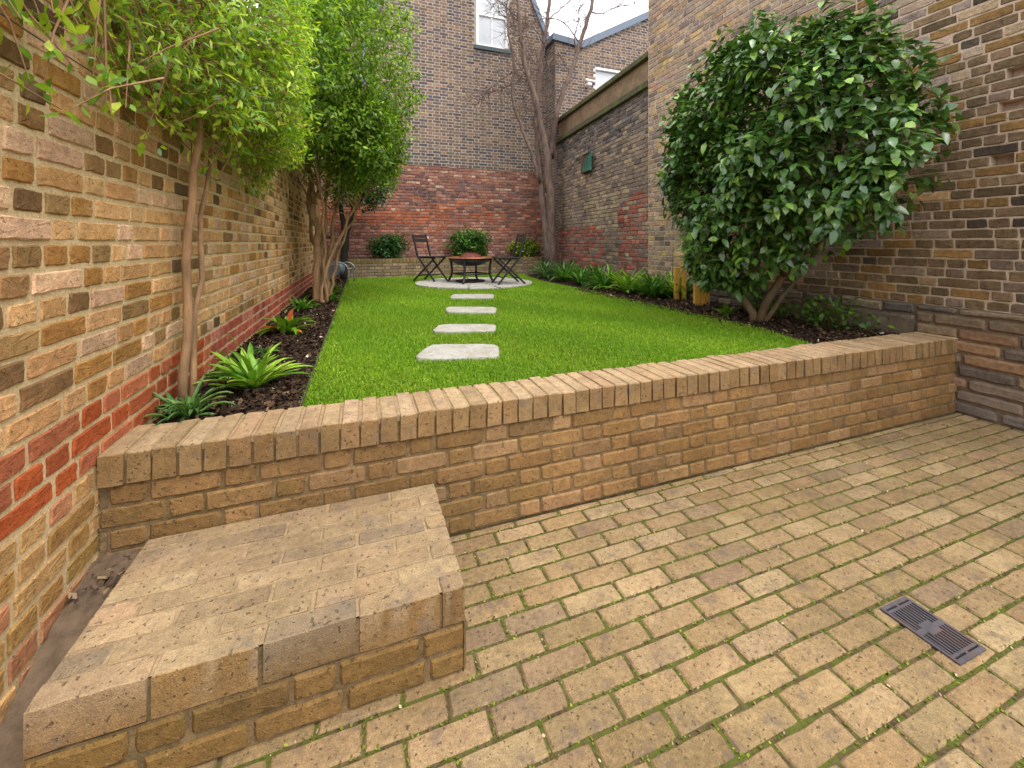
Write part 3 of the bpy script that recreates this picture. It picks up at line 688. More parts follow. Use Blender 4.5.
# low bed wall at the back
YC = 9.6
bw = empty('planter_wall', (1.8, YC, .5), label='low pale brick planter wall along the far red wall', cat='wall')
mb = MB()
rc = layout(5.6, .345, .069, 'flemish', L=.21, Hd=.1, j=.01)
panel(mb, (XL, YC, .50), (1,0,0), (0,0,1), rc, pick([(3, lin(150, 130, 104)), (2, lin(136, 118, 94)), (2, lin(130, 114, 98)), (1, lin(166, 146, 118))], len(rc), .1), j=.011, bev=.005, recess=.006, relief=.002, nu=3, nv=1)
mb.box((XL, YC + .012, .4), (4.72, YC + .2, .842), mi=1)
o = mb.build('brickwork', [M_YARD, M_YARDM], bw); o.location = -bw.location
mb = MB()
rc = layout(5.6, .10, .10, 'header', Hd=.065, j=.01)
panel(mb, (XL, YC - .004, .845), (1,0,0), (0,0,1), rc, pick([(2, lin(142, 122, 82)), (2, lin(128, 110, 74)), (1, lin(112, 98, 66))], len(rc), .12), j=.011, bev=.005, recess=.008, relief=.002, nu=1, nv=1)
mb.box((XL, YC + .01, .842), (4.72, YC + .21, .943), mi=1)
o = mb.build('coping', [M_YARD, M_YARDM], bw); o.location = -bw.location

# ================================================================== LEAVES AND BRANCHES
def leaves(mb, pos, d, nrm, L, Wd, col, curl=.12, fold=.18):
    """8-vertex leaves: base, two side pairs, mid rib, tip"""
    n = len(pos)
    d = d / (np.linalg.norm(d, axis=1)[:, None] + 1e-9)
    s = np.cross(d, nrm); s /= np.linalg.norm(s, axis=1)[:, None] + 1e-9; nn = np.cross(s, d)
    L = np.broadcast_to(L, (n,))[:, None]; Wd = np.broadcast_to(Wd, (n,))[:, None]
    P = lambda a, w, h: pos + d * (L * a) + s * (Wd * w) + nn * (L * h)
    v = np.stack([P(0, 0, 0), P(.34, 0, .03), P(.68, 0, -curl*.35), P(1, 0, -curl), P(.32, .5, fold*.35), P(.66, .40, fold*.2 - curl*.35), P(.32, -.5, fold*.35), P(.66, -.40, fold*.2 - curl*.35)], 1)
    off = (np.arange(n) * 8)[:, None, None]
    t = np.array([(0, 1, 4), (2, 3, 5), (0, 6, 1), (2, 7, 3)])[None] + off
    q = np.array([(1, 2, 5, 4), (6, 7, 2, 1)])[None] + off
    mb.add(v.reshape(-1, 3), q.reshape(-1, 4), t.reshape(-1, 3), 0, np.repeat(col, 8, 0))
def unit(a): return a / (np.linalg.norm(a, axis=-1, keepdims=True) + 1e-9)
def sprigs(mb, tips, out, per, span, L, Wd, pal, up=.5, droop=.15, var=.16, dirj=.55, twig=None, light=None):
    """each sprig is a twig carrying leaves set alternately along it"""
    n = len(tips); out = unit(out + rng.normal(0, .35, (n, 3)))
    k = np.repeat(np.arange(n), per)
    a = np.tile(np.linspace(0, 1, per), n) + rng.uniform(-.5/per, .5/per, n*per)
    ph = np.tile(np.arange(per) * 2.4, n) + np.repeat(rng.uniform(0, 6.28, n), per)
    o = out[k]
    r1 = unit(np.cross(o, rng.normal(0, 1, (n, 3))[k])); r2 = np.cross(o, r1)
    side = np.cos(ph)[:, None] * r1 + np.sin(ph)[:, None] * r2
    pos = tips[k] - o * ((1 - a) * span)[:, None] + side * .006 + rng.normal(0, .01, (n*per, 3))
    d = unit(o * .55 + side * dirj * 1.6 + rng.normal(0, .25, o.shape) - np.array([0, 0, droop]))
    nrm = unit(np.array([0, 0, 1.0]) * up + o * .5 + rng.normal(0, .3, o.shape))
    c = pick(pal, n*per, var)
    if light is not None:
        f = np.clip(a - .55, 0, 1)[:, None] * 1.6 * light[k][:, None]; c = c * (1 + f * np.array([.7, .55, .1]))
    leaves(mb, pos, d, nrm, rng.uniform(.55, 1.2, n*per) * L, rng.uniform(.7, 1.2, n*per) * Wd, c)
    if twig is not None:
        for i in range(0, n, twig[1]):
            twig[0].tube([tips[i] - out[i] * span * 1.6 + rng.normal(0, .02, 3), tips[i] - out[i] * span * .7, tips[i]], [.004, .003, .0015], 4, cap=False)
def wiggle(p, n=10, amp=.02):
    p = np.asarray(p, float); t = np.linspace(0, len(p) - 1, n)
    q = np.stack([np.interp(t, np.arange(len(p)), p[:, i]) for i in range(3)], 1)
    # smooth, then perturb
    for _ in range(2): q[1:-1] = (q[:-2] + 2*q[1:-1] + q[2:]) / 4
    q[1:-1] += rng.normal(0, amp, q[1:-1].shape); return q
def lump(v, seed, amp):
    r = np.random.default_rng(seed); s = np.zeros(len(v))
    for f in (1.5, 3, 5):
        for _ in range(3): s += np.sin(v @ r.normal(0, f, 3) + r.uniform(0, 6.28)) / f
    return 1 + amp * s
def blob(n, c, rad, seed, amp=.16, shell=.55, cut=None):
    v = unit(rng.normal(0, 1, (n, 3))); rr = (shell + (1 - shell) * rng.random(n) ** .7) * lump(v, seed, amp)
    p = np.array(c) + v * rr[:, None] * np.array(rad); o = unit(v / np.array(rad))
    if cut is not None:
        k = cut(p); p, o = p[k], o[k]
    return p, o

# ---- camellia against the right wall
cmx = empty('camellia_shrub', (3.62, 3.02, .52), label='large rounded camellia shrub with glossy dark leaves by right wall', cat='shrub')
poly = [(4.05,2.55),(3.86,3.0),(3.25,3.36),(2.67,3.40),(2.1,3.22),(1.80,2.86),(1.62,2.45),(1.58,1.95),(1.66,1.58),(1.88,1.32),(2.3,1.22),(2.6,.92),(3.0,.76),(3.35,.70),(3.68,.95),(3.98,1.72)]
pa_ = np.array(poly)
def edge_dist(y, z):
    d = np.full(len(y), 9.0); P = np.stack([y, z], 1)
    for i in range(len(pa_)):
        a, b = pa_[i], pa_[(i+1) % len(pa_)]; ab = b - a
        t = np.clip(((P - a) @ ab) / (ab @ ab), 0, 1); d = np.minimum(d, np.linalg.norm(P - a - t[:, None] * ab, axis=1))
    return d
n = 5200
y = rng.uniform(1.5, 4.4, n); z = rng.uniform(.65, 3.5, n); k = in_poly(y, z, poly); y, z = y[k], z[k]
ed = edge_dist(y, z); T = .62 * np.sqrt(np.clip(ed / .55, .02, 1)) + .03
hollow = .5 + .5 * np.sin(y * 5.1 + 1.7 * np.sin(z * 3.3)) * np.sin(z * 4.6 + y)
u_ = np.where(rng.random(len(y)) < .74, -rng.uniform(.5, 1.0, len(y)), rng.uniform(-.55, .8, len(y)))
keep = rng.random(len(y)) < np.where((z < 1.5) & (y > 2.2) & (y < 3.0), .5, 1) * np.where(hollow > .78, .28, 1)
keep &= ed > .16 * np.clip(.5 + .5 * np.sin(y * 8.3 + z * 3.7) * np.sin(z * 7.1 - y * 2.2) - .15, 0, 1)
lowfr = (z < 1.25) & (u_ < -.3); keep &= ~(lowfr & (rng.random(len(y)) < .1))
y, z, u_, T = y[keep], z[keep], u_[keep], T[keep]
x = 3.66 + T * u_ * (1 + .24 * np.sin(y * 6.3 + 1) * np.sin(z * 5.7) + .1 * np.sin(y * 13 + z * 9)); x = np.minimum(x, XR - .05)
tips = np.stack([x, y, z], 1)
out = unit(np.stack([u_ * 1.0, (y - 2.9) * .7, (z - 1.9) * .7 + .15], 1)); out[:, 0] = np.where(x > 4.1, -.1, out[:, 0])
ns = 70; kk = rng.choice(np.where((edge_dist(tips[:, 1], tips[:, 2]) < .3) & (tips[:, 2] > 1.4))[0], ns); tips = np.vstack([tips, tips[kk] + out[kk] * rng.uniform(.05, .16, (ns, 1))]); out = np.vstack([out, out[kk]]); tips[:, 0] = np.minimum(tips[:, 0], XR - .05); z = tips[:, 2]
mbl = MB(); tw_ = MB()
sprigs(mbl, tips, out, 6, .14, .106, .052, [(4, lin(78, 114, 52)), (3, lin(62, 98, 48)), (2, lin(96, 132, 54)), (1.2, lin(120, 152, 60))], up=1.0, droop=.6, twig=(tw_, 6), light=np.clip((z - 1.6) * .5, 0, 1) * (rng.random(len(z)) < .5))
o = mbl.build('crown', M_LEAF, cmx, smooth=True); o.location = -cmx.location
B = np.array([3.62, 3.02, .48])
for pts, r0 in (([B, (3.60, 3.06, .80), (3.55, 3.25, 1.2), (3.6, 3.5, 1.8), (3.6, 3.6, 2.5)], .055),
                ([B + (.02, -.03, 0), (3.64, 2.92, .75), (3.66, 2.72, 1.0), (3.7, 2.45, 1.5), (3.72, 2.25, 2.2), (3.7, 2.1, 2.7)], .05),
                ([B + (.05, -.04, 0), (3.74, 2.85, .75), (3.86, 2.7, 1.05), (3.95, 2.5, 1.45), (3.95, 2.3, 1.9)], .032),
                ([(3.60, 3.06, .80), (3.62, 2.98, 1.2), (3.66, 2.95, 1.8), (3.68, 2.9, 2.5), (3.66, 2.8, 3.1)], .045),
                ([(3.66, 2.72, 1.0), (3.5, 2.6, 1.35), (3.4, 2.5, 1.9), (3.45, 2.5, 2.5)], .03),
                ([(3.55, 3.25, 1.2), (3.4, 3.4, 1.4), (3.35, 3.6, 1.7)], .03), ([(3.58, 3.1, .85), (3.45, 3.25, 1.0), (3.45, 3.4, 1.25)], .022),
                ([(3.66, 2.95, 1.8), (3.9, 3.2, 2.3), (3.95, 3.5, 2.8)], .028), ([(3.7, 2.45, 1.5), (3.5, 2.1, 1.7), (3.4, 1.9, 2.0)], .024)):
    w_ = wiggle(pts, 12, .014); tw_.tube(w_, np.linspace(r0 * .8, r0 * .3, 12), 9)
o = tw_.build('trunk', M_BARKC, cmx, smooth=True); o.location = -cmx.location

# ---- leafy climber at the top of the left wall
YG = [(3, lin(148, 182, 50)), (3, lin(124, 166, 46)), (2, lin(172, 198, 60)), (1.5, lin(98, 140, 42)), (1, lin(194, 208, 82)), (.15, lin(150, 190, 150))]
c1 = empty('wall_shrub', (-.79, 2.38, .52), label='thin stemmed shrub with yellow green leaves spilling over wall nearest', cat='shrub')
mbl = MB(); tw_ = MB()
n = 3000
y = rng.uniform(.75, 4.35, n) ; a = rng.random(n)
mid = np.clip(1 - np.abs((y - 3.0) / np.where(y < 3.0, 1.55, 1.8)) ** 2.0, 0, 1)
xf = -.80 + .10 + .36 * mid                    # how far the growth bulges off the wall
zb_ = 1.95 + .07 * np.sin(y * 5) + .05 * np.sin(y * 13) + np.clip(1.7 - y, 0, 1) * .12
z = zb_ + (1.25) * rng.random(n) ** 1.25 * (.35 + .65 * mid + .1)
x = xf - (xf + .95) * rng.random(n) ** 2.0 * (1.0) + .05 * np.sin(y * 9) * np.sin(z * 8)
x -= np.clip((zb_ + .22 - z), 0, 1) * .9 * rng.random(n)
x = np.where(z < 2.86, np.maximum(x, XL + .04), x)
tips = np.stack([x, y, z], 1); out = unit(np.stack([.7 + 0*x, (y - 2.8) * .25 - .15, -.15 + (z - 2.2) * .5], 1))
kp = rng.random(n) < np.clip((y - .9) / 1.5, .3, 1); tips = tips[kp]; y = y[kp]; n = len(y); out = out[kp]
nr = y < 2.0
sprigs(mbl, tips[nr], out[nr], 10, .16, .052, .0105, YG, up=.3, droop=.5, dirj=.35, twig=(tw_, 6))
tips, out, y = tips[~nr], out[~nr], y[~nr]; n = len(y)
sprigs(mbl, tips, out, 8, .18, .054, .0165, YG, up=.5, droop=.35, dirj=.5, twig=(tw_, 3), light=np.clip((y - 2.0) * .6, 0, 1) * (rng.random(n) < .6))
# hanging wisps
n = 150; y = rng.uniform(1.0, 4.1, n); z = 1.93 - rng.random(n) ** 2 * .30; x = XL + .05 + rng.random(n) * .12
sprigs(mbl, np.stack([x, y, z], 1), np.stack([.25 + 0*x, .2 * rng.normal(0, 1, n), -.9 + 0*x], 1), 6, .2, .055, .02, YG, droop=.5, twig=(tw_, 1))
o = mbl.build('crown', M_LEAFL, c1, smooth=True); o.location = -c1.location
tw_.tube(wiggle([(-.79, 2.37, .49), (-.785, 2.38, 1.1), (-.77, 2.41, 1.6), (-.75, 2.45, 2.0), (-.66, 2.55, 2.5)], 14, .006), np.linspace(.021, .014, 14), 9)
tw_.tube(wiggle([(-.78, 2.43, .49), (-.785, 2.50, 1.0), (-.78, 2.62, 1.5), (-.76, 2.72, 2.1), (-.66, 2.9, 2.5)], 14, .008), np.linspace(.016, .009, 14), 8)
tw_.tube(wiggle([(-.81, 2.46, .6), (-.81, 2.5, 1.2), (-.81, 2.55, 1.9)], 10, .008), .006, 6)
for _ in range(26):
    y0 = rng.uniform(2.0, 3.9); p = np.array([XL + .08, y0, 1.95 + rng.random() * .6])
    tw_.tube(wiggle([p, p + (rng.uniform(.0, .22), rng.uniform(-.3, .3), rng.uniform(-.1, .25)), p + (rng.uniform(.05, .4), rng.uniform(-.25, .5), rng.uniform(-.1, .5))], 8, .02), np.linspace(.004, .0012, 8), 4, cap=False)
o = tw_.build('stem', M_BARK, c1, smooth=True); o.location = -c1.location
# ---- wires fixed along the wall
wr = MB()
for zz_ in (1.86, 2.12):
    wr.tube([(XL + .03, yv, zz_ + .008 * math.sin(yv * 3)) for yv in np.linspace(.2, 9.5, 30)], .0022, 5)
tag(wr.build('trellis_wire', M_IRON), 'thin training wires stretched along the left wall under the leaves', 'wire')

# ---- multi-stemmed tree further along the left bed
c2 = empty('multi_stem_tree', (-.48, 6.1, .52), label='multi stemmed evergreen tree with bright green crown in left bed', cat='tree')
mbl = MB(); tw_ = MB()
BG = [(3, lin(108, 144, 42)), (3, lin(92, 128, 40)), (2, lin(132, 164, 52)), (1.2, lin(156, 182, 68)), (1, lin(72, 102, 38))]
cut = lambda p: (p[:, 2] > 2.02 + .18 * np.sin(p[:, 1] * 3.1) + .1 * np.sin(p[:, 0] * 7)) & (p[:, 0] > XL + .05 - 9 * (p[:, 2] > 2.8))
p1, o1 = blob(2700, (-.22, 6.15, 3.5), (.86, 1.35, 1.62), 5, .10, .62, cut)
p2, o2 = blob(750, (-.05, 5.5, 2.65), (.52, .6, .62), 8, .14, .5, cut); p3, o3 = blob(600, (.25, 6.5, 2.85), (.42, .6, .7), 9, .14, .5, cut)
p4, o4 = blob(620, (-.45, 5.0, 3.3), (.45, .7, .95), 10, .14, .5, cut)
tips = np.vstack([p1, p2, p3, p4]); out = np.vstack([o1, o2, o3, o4])
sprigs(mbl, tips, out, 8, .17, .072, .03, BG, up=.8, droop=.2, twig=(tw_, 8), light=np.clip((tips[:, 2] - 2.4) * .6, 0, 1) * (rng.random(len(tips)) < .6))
o = mbl.build('crown', M_LEAFL, c2, smooth=True); o.location = -c2.location
for (bx, by, tx, ty, r0) in ((-.54, 6.0, -.62, 6.1, .055), (-.50, 6.15, -.42, 6.3, .04), (-.45, 6.25, -.28, 6.4, .036), (-.42, 5.95, -.02, 6.0, .026), (-.57, 6.3, -.7, 6.6, .035), (-.48, 5.85, -.5, 5.6, .022), (-.40, 6.3, .02, 6.6, .024)):
    h_ = rng.uniform(1.9, 2.3)
    w_ = wiggle([(bx, by, .48), (bx + rng.normal(0, .05), by + rng.normal(0, .06), .9), (bx + (tx-bx)*.4 + rng.normal(0, .04), by + (ty-by)*.5, 1.4), (tx, ty, h_), (tx + rng.normal(0, .12), ty + rng.normal(0, .12), 3.4)], 16, .015); tw_.tube(w_, np.linspace(r0, r0 * .45, 16), 9)
    for _ in range(3):
        q = w_[10]; tw_.tube(wiggle([q, q + (0, 0, .3) + rng.normal(0, .15, 3), q + rng.normal(0, .3, 3) + (.05, 0, .8)], 8, .02), np.linspace(r0 * .4, .005, 8), 6)
for bx, by in ((-.54, 6.0), (-.50, 6.15), (-.45, 6.25), (-.42, 5.95), (-.57, 6.3), (-.48, 5.85), (-.40, 6.3)):   # shared root flare
    tw_.tube([(-.49, 6.08, .47), ((bx - .49) / 2, (by + 6.08) / 2, .515), (bx, by, .53)], [.05, .045, .03], 8)
o = tw_.build('trunk', M_BARK, c2, smooth=True); o.location = -c2.location

# ---- dark evergreen behind it
c3 = empty('evergreen_tree', (-.32, 9.35, .5), label='dark trunked evergreen standing behind the multi stemmed tree', cat='tree')
mbl = MB(); tw_ = MB()
p, o_ = blob(520, (.05, 9.15, 2.75), (.75, .55, .85), 15, .18, .4, lambda p: p[:, 2] > 1.95)
sprigs(mbl, p, o_, 8, .2, .07, .03, [(3, lin(34, 62, 26)), (2, lin(46, 80, 30)), (1, lin(62, 100, 36))], up=.7, twig=(tw_, 6))
o = mbl.build('crown', M_LEAFL, c3, smooth=True); o.location = -c3.location
tw_.tube(wiggle([(-.34, 9.4, .48), (-.34, 9.38, 1.1), (-.30, 9.35, 1.6), (-.1, 9.3, 2.1), (.1, 9.2, 2.6)], 14, .01), np.linspace(.085, .05, 14), 9)
tw_.tube(wiggle([(-.32, 9.36, 1.5), (-.4, 9.3, 2.0), (-.4, 9.2, 2.7)], 10, .01), np.linspace(.06, .03, 10), 8)
o = tw_.build('trunk', M_BARKD, c3, smooth=True); o.location = -c3.location

# ---- bare tree in the far right corner : points traced on the plane Y = 9.2
TH = R(19.99); sT, cT = math.sin(TH), math.cos(TH)
def onY(px, py, Y):
    u = (px - 512) / 414.16; D = Y / (cT - u * sT); return np.array([D * (sT + u * cT), Y, 1.3 + (242.77 - py) / 414.16 * D])
def tr(pts, Y0=9.2, dy=0.0):
    return [onY(x, y, Y0 + dy * i / max(len(pts) - 1, 1)) for i, (x, y) in enumerate(pts)]
bt = empty('bare_tree', tuple(onY(553, 274, 9.2)), label='bare leafless tree forking upward in the far corner', cat='tree')
tw_ = MB(); tip_pts = []
TR = [([(554, 282), (552, 262), (551, 234), (552, 203), (549, 176), (547, 152), (541, 128), (535, 100), (529, 78), (524, 60), (521, 42), (519, 20), (518, -14)], .125, .03, -.3),
      ([(549, 268), (546, 232), (543, 205), (540, 176), (538, 145), (535, 125), (537, 95), (540, 74), (544, 44), (548, 17), (550, -16)], .085, .04, .25),
      ([(551, 158), (552, 136), (557, 112), (563, 92), (574, 64), (580, 44), (588, 20), (594, -10)], .075, .04, -.5),
      ([(540, 182), (534, 160), (528, 145), (521, 125), (514, 105), (511, 82), (516, 68), (511, 48), (506, 20), (508, -8)], .045, .02, -.2),
      ([(516, 69), (500, 80), (489, 88), (480, 98), (474, 108)], .022, .006, -.4), ([(511, 84), (498, 92), (486, 93)], .016, .005, .3),
      ([(580, 44), (566, 22), (545, 16), (530, 25), (520, 38)], .018, .005, -.5), ([(590, 12), (602, 14), (618, 6), (640, 4)], .02, .005, .4),
      ([(544, 44), (536, 30), (526, 24), (505, 22)], .016, .005, .2), ([(519, 20), (510, 10), (500, 2), (486, -6)], .018, .005, .2),
      ([(576, 58), (574, 36), (580, 14), (578, -5)], .022, .008, .3), ([(548, 20), (560, 8), (570, 2), (580, -8)], .02, .006, .1),
      ([(529, 78), (540, 66), (549, 60)], .014, .005, .2), ([(535, 100), (526, 90), (522, 96)], .012, .004, .2)]
for pts, r0, r1, dy in TR:
    q = wiggle(tr(pts, 9.2, dy), len(pts) * 3, .012); tw_.tube(q, np.linspace(r0, r1, len(q)), 9 if r0 > .03 else 5)
    tip_pts += [(q[i], (q[i] - q[i-1])) for i in range(len(q)//3, len(q), 2)]
for _ in range(300):
    p, d = tip_pts[rng.integers(len(tip_pts))]
    if p[2] < 4.0: continue
    d = unit(unit(d) * .5 + rng.normal(0, .6, 3) * np.array([1, .6, .7])); L_ = rng.uniform(.25, .8)
    e = p + d * L_ + (0, 0, .16)
    tw_.tube(wiggle([p, p + d * L_ * .5, e], 6, .02), np.linspace(.009, .003, 6), 4, cap=False)
    for _ in range(2):
        d2 = unit(d + rng.normal(0, .6, 3)); tw_.tube([p + d * L_ * .6, p + d * L_ * .6 + d2 * .3], [.005, .0025], 4, cap=False)
o = tw_.build('trunk', M_BARKP, bt, smooth=True); o.location = -bt.location
# far bare tree beyond the roofs
ft = MB(); q0 = np.array([10.2, 15.2, 0])
ft.tube(wiggle([q0, q0 + (.1, 0, 4), q0 + (.0, .1, 7)], 10, .05), np.linspace(.2, .1, 10), 8)
def grow(p, d, L_, r, k):
    e = p + d * L_; ft.tube(wiggle([p, (p + e) / 2, e], 5, L_ * .03), np.linspace(r, r * .6, 5), 5 if k > 1 else 4, cap=False)
    if k:
        for _ in range(3 if k > 2 else 4): grow(e - d * L_ * rng.uniform(0, .5), unit(d + rng.normal(0, .42, 3) + (0, 0, .1)), L_ * rng.uniform(.6, .8), r * .58, k - 1)
for _ in range(4): grow(q0 + (0, 0, 6.5), unit(np.array([rng.normal(0, .6), rng.normal(0, .4), 1])), 1.5, .09, 4)
tag(ft.build('bare_tree', M_BARKP), 'distant bare twiggy tree rising behind the v shaped roof', 'tree')

# ================================================================== LOW PLANTS
def strap_plant(name, loc, n, L, Wd, pal, label, cat, group=None, rise=.9, seg=7, spread=1.0, wav=.0):
    mb = MB(); a = np.linspace(0, 1, seg)
    for i in range(n):
        ph = rng.uniform(0, 6.283); l_ = L * rng.uniform(.55, 1.1); el0 = R(rng.uniform(35, 86)) * min(1, rise + .1 * rng.random())
        cur = rng.uniform(.6, 1.7) * spread; ang = el0 - cur * a ** 1.4
        dr = np.cumsum(np.cos(ang)) / seg * l_; dz = np.cumsum(np.sin(ang)) / seg * l_; dr -= dr[0]; dz -= dz[0]
        dz = np.maximum(dz, .012 - .01)
        wob = ph + wav * np.sin(a * 6 + i) + rng.normal(0, .15) * a
        c = np.stack([np.cos(wob) * dr, np.sin(wob) * dr, dz], 1) + np.array([rng.normal(0, .022), rng.normal(0, .022), 0])
        sd_ = np.array([-np.sin(ph), np.cos(ph), 0]); w_ = Wd * rng.uniform(.7, 1.2) * np.sin(np.pi * np.clip(a * .86 + .10, 0, 1)) ** .7
        w_[-1] *= .25
        v = np.stack([c - sd_ * w_[:, None] / 2 + (0, 0, .006), c, c + sd_ * w_[:, None] / 2 + (0, 0, .006)], 1).reshape(-1, 3)
        q = [(3*k+j, 3*k+j+1, 3*k+j+4, 3*k+j+3) for k in range(seg-1) for j in range(2)]
        mb.add(v, q, None, 0, np.repeat(pick(pal, 1, .16), len(v), 0))
    o = mb.build(name, M_PLANT, smooth=True); o.location = loc; tag(o, label, cat, group); return o
FG = [(3, lin(120, 164, 40)), (2, lin(142, 180, 54)), (2, lin(96, 144, 40)), (.6, lin(168, 190, 80))]
DGR = [(3, lin(84, 122, 62)), (2, lin(104, 142, 72)), (1, lin(128, 162, 90))]
G1 = 'plants in the left bed'
strap_plant('fern', (-.55, 2.55, .52), 58, .36, .034, FG, 'bright green strap leaved fern, largest plant in left bed', 'fern', G1, spread=.62, rise=1.0)
strap_plant('flowering_plant', (-.71, 2.22, .52), 60, .21, .018, DGR, 'small dark narrow leaved plant at wall corner beside retaining wall', 'plant', G1, spread=1.1)
strap_plant('fern', (-.60, 4.02, .52), 46, .30, .050, [(3, lin(110, 154, 40)), (2, lin(134, 170, 56)), (1, lin(90, 134, 38)), (.45, lin(206, 120, 34)), (.2, lin(178, 84, 40))], 'bushy green fern with orange tinged fronds beside left wall', 'fern', G1, spread=1.0)
strap_plant('seedling', (-.62, 3.25, .52), 26, .15, .022, DGR, 'small green plant tucked between the two ferns', 'plant', G1)
for (px, py, n_, l_, lab) in ((-.64, 5.35, 40, .24, 'low green plant in front of the multi stemmed trunk'), (-.36, 6.0, 30, .2, 'low green plant right of the multi stemmed trunk'), (-.42, 6.9, 40, .26, 'low green plant behind the multi stemmed trunk near the lawn edge'), (-.55, 8.0, 40, .26, 'low green plant furthest back in the left bed')):
    strap_plant('border_plant', (px, py, .52), n_, l_, .035, [(2, lin(90, 138, 40)), (2, lin(112, 156, 54)), (1, lin(66, 108, 36))], lab, 'plant', G1)
G2 = 'strap leaved plants in the right border'
PGA = [(3, lin(76, 126, 44)), (2, lin(100, 148, 54)), (1.5, lin(56, 100, 46))]; PGB = [(3, lin(122, 166, 48)), (2, lin(146, 184, 64)), (1, lin(98, 146, 44))]
PGC = [(3, lin(92, 128, 76)), (2, lin(120, 152, 100)), (1, lin(66, 104, 58))]
row = [(4.05, 8.9, PGC, 'grey green strap plant at the bare tree foot'), (3.80, 8.3, PGC, 'grey green strap plant second along from the bare tree'), (4.25, 8.0, PGA, 'mid green strap plant against the party wall near the bare tree'),
       (3.85, 7.5, PGA, 'dark strap plant edging the lawn nearest the fire pit'), (4.3, 7.15, PGA, 'taller green plant against the party wall beneath the green box'), (3.80, 6.75, PGA, 'dark strap plant in the middle of the right border edge'),
       (4.15, 6.35, PGB, 'bright green plant behind the border edge below the wall crack'), (3.80, 6.0, PGA, 'green strap plant at border edge left of the brightest clump'), (4.1, 5.6, PGB, 'brightest yellow green clump in the right border'),
       (3.82, 5.35, PGB, 'light green low clump at lawn edge in front of the tall wall corner'), (4.08, 5.05, PGB, 'light green clump against the tall wall corner'), (3.85, 4.78, PGA, 'strap plant left of the yellow stakes at lawn edge'), (4.12, 4.62, PGB, 'leafy clump just behind the yellow stakes')]
for (px, py, pal, lab) in row:
    strap_plant('border_plant', (px, py, .515), 72, rng.uniform(.50, .60), .044, pal, lab, 'plant', G2, spread=.8, rise=1.0)
strap_plant('border_plant', (3.72, 3.42, .515), 22, .20, .05, PGB, 'low pale leafed plant beside the camellia trunk on the left', 'plant', 'plants under the camellia')
def leafy(name, c, rad, n, pal, L, Wd, label, cat, group, seed, mat=None, per=7, span=.12, shell=.4):
    m_ = MB(); p, o_ = blob(n, c, rad, seed, .16, shell, lambda p: p[:, 2] > c[2] - rad[2] * .92)
    sprigs(m_, p, o_, per, span, L, Wd, pal, up=.7, droop=.15, light=(rng.random(len(p)) < .4) * 1.0)
    if mat is None and per < 6:
        for q in p: m_.tube([(c[0], c[1], c[2] - rad[2] - .02), (np.array(c) * .5 + q * .5) - (0, 0, rad[2] * .5), q], [.004, .003, .002], 4, col=lin(80, 90, 44), cap=False)
    base = (c[0], c[1], c[2] - rad[2]); ob = m_.build(name, mat or M_LEAFL, smooth=True, loc=base); return tag(ob, label, cat, group)
GU = 'plants under the camellia'
leafy('ground_plant', (3.95, 2.55, .66), (.28, .34, .17), 60, [(2, lin(92, 126, 40)), (2, lin(70, 104, 36)), (.2, lin(190, 110, 50))], .055, .034, 'straggly low plant beneath camellia close to the retaining wall', 'plant', GU, 31, per=4)
leafy('ground_plant', (3.95, 3.1, .64), (.25, .22, .15), 40, [(2, lin(70, 108, 36)), (1, lin(94, 132, 40))], .055, .034, 'low green plant right behind the camellia trunk', 'plant', GU, 32, per=4)
GS = 'shrubs on the planter wall'
leafy('shrub', (.58, 9.86, 1.24), (.47, .24, .36), 330, [(3, lin(46, 88, 36)), (2, lin(62, 106, 40)), (1, lin(34, 68, 34))], .07, .03, 'dark rounded shrub on the planter wall at the left', 'shrub', GS, 41)
leafy('shrub', (2.50, 9.86, 1.30), (.60, .24, .40), 380, [(3, lin(66, 114, 40)), (2, lin(86, 134, 48)), (1, lin(48, 90, 36)), (.1, lin(180, 110, 70))], .08, .032, 'green bushy shrub on the planter wall behind the fire pit', 'shrub', GS, 42)
leafy('shrub', (3.95, 9.82, 1.17), (.58, .26, .30), 380, [(3, lin(60, 100, 36)), (1.6, lin(176, 176, 44)), (1.5, lin(112, 140, 40))], .065, .03, 'yellow flecked shrub on the planter wall behind the right chair', 'shrub', GS, 43)

# ================================================================== STONES, CHAIRS, FIRE PIT
def stone(poly, z0, z1, name, mat, jit=.012, parent=None):
    m_ = MB(); P = []
    n_ = len(poly)
    for i in range(n_):
        a, b = np.array(poly[i]), np.array(poly[(i+1) % n_])
        for t in np.linspace(0, 1, 6)[:-1]:
            q = a + (b - a) * t
            if 0 < t < 1: q = q + rng.normal(0, jit, 2)
            P.append(q)
    P = np.array(P); P = .5 * P + .25 * (np.roll(P, 1, 0) + np.roll(P, -1, 0)) if jit < .012 and parent is None and name else P
    c = P.mean(0); k = len(P)
    ring = lambda s, z: np.column_stack([c + (P - c) * s, np.full(k, z) + rng.normal(0, .0015, k)])
    v = np.vstack([ring(1, z0), ring(1, z1 - .008), ring(.985, z1), [[*c, z1]]])
    q = [(l*k+i, l*k+(i+1) % k, (l+1)*k+(i+1) % k, (l+1)*k+i) for l in range(2) for i in range(k)]
    m_.add(v, q, [(2*k+i, 2*k+(i+1) % k, 3*k) for i in range(k)])
    return m_
LABS = ['largest pale stepping stone, nearest to the retaining wall', 'second pale stepping stone from the retaining wall', 'third pale stepping stone, between second stone and farthest', 'smallest looking pale stepping stone, next to the round patio']
for p, lb in zip(STONES, LABS):
    c = np.mean(p, 0); o = stone(p, .50, .550, 'stepping_stone', M_STONE, .005).build('stepping_stone', M_STONE, loc=(c[0], c[1], .5)); tag(o, lb, 'stepping stone', 'stepping stones across the lawn')
mp = MB()
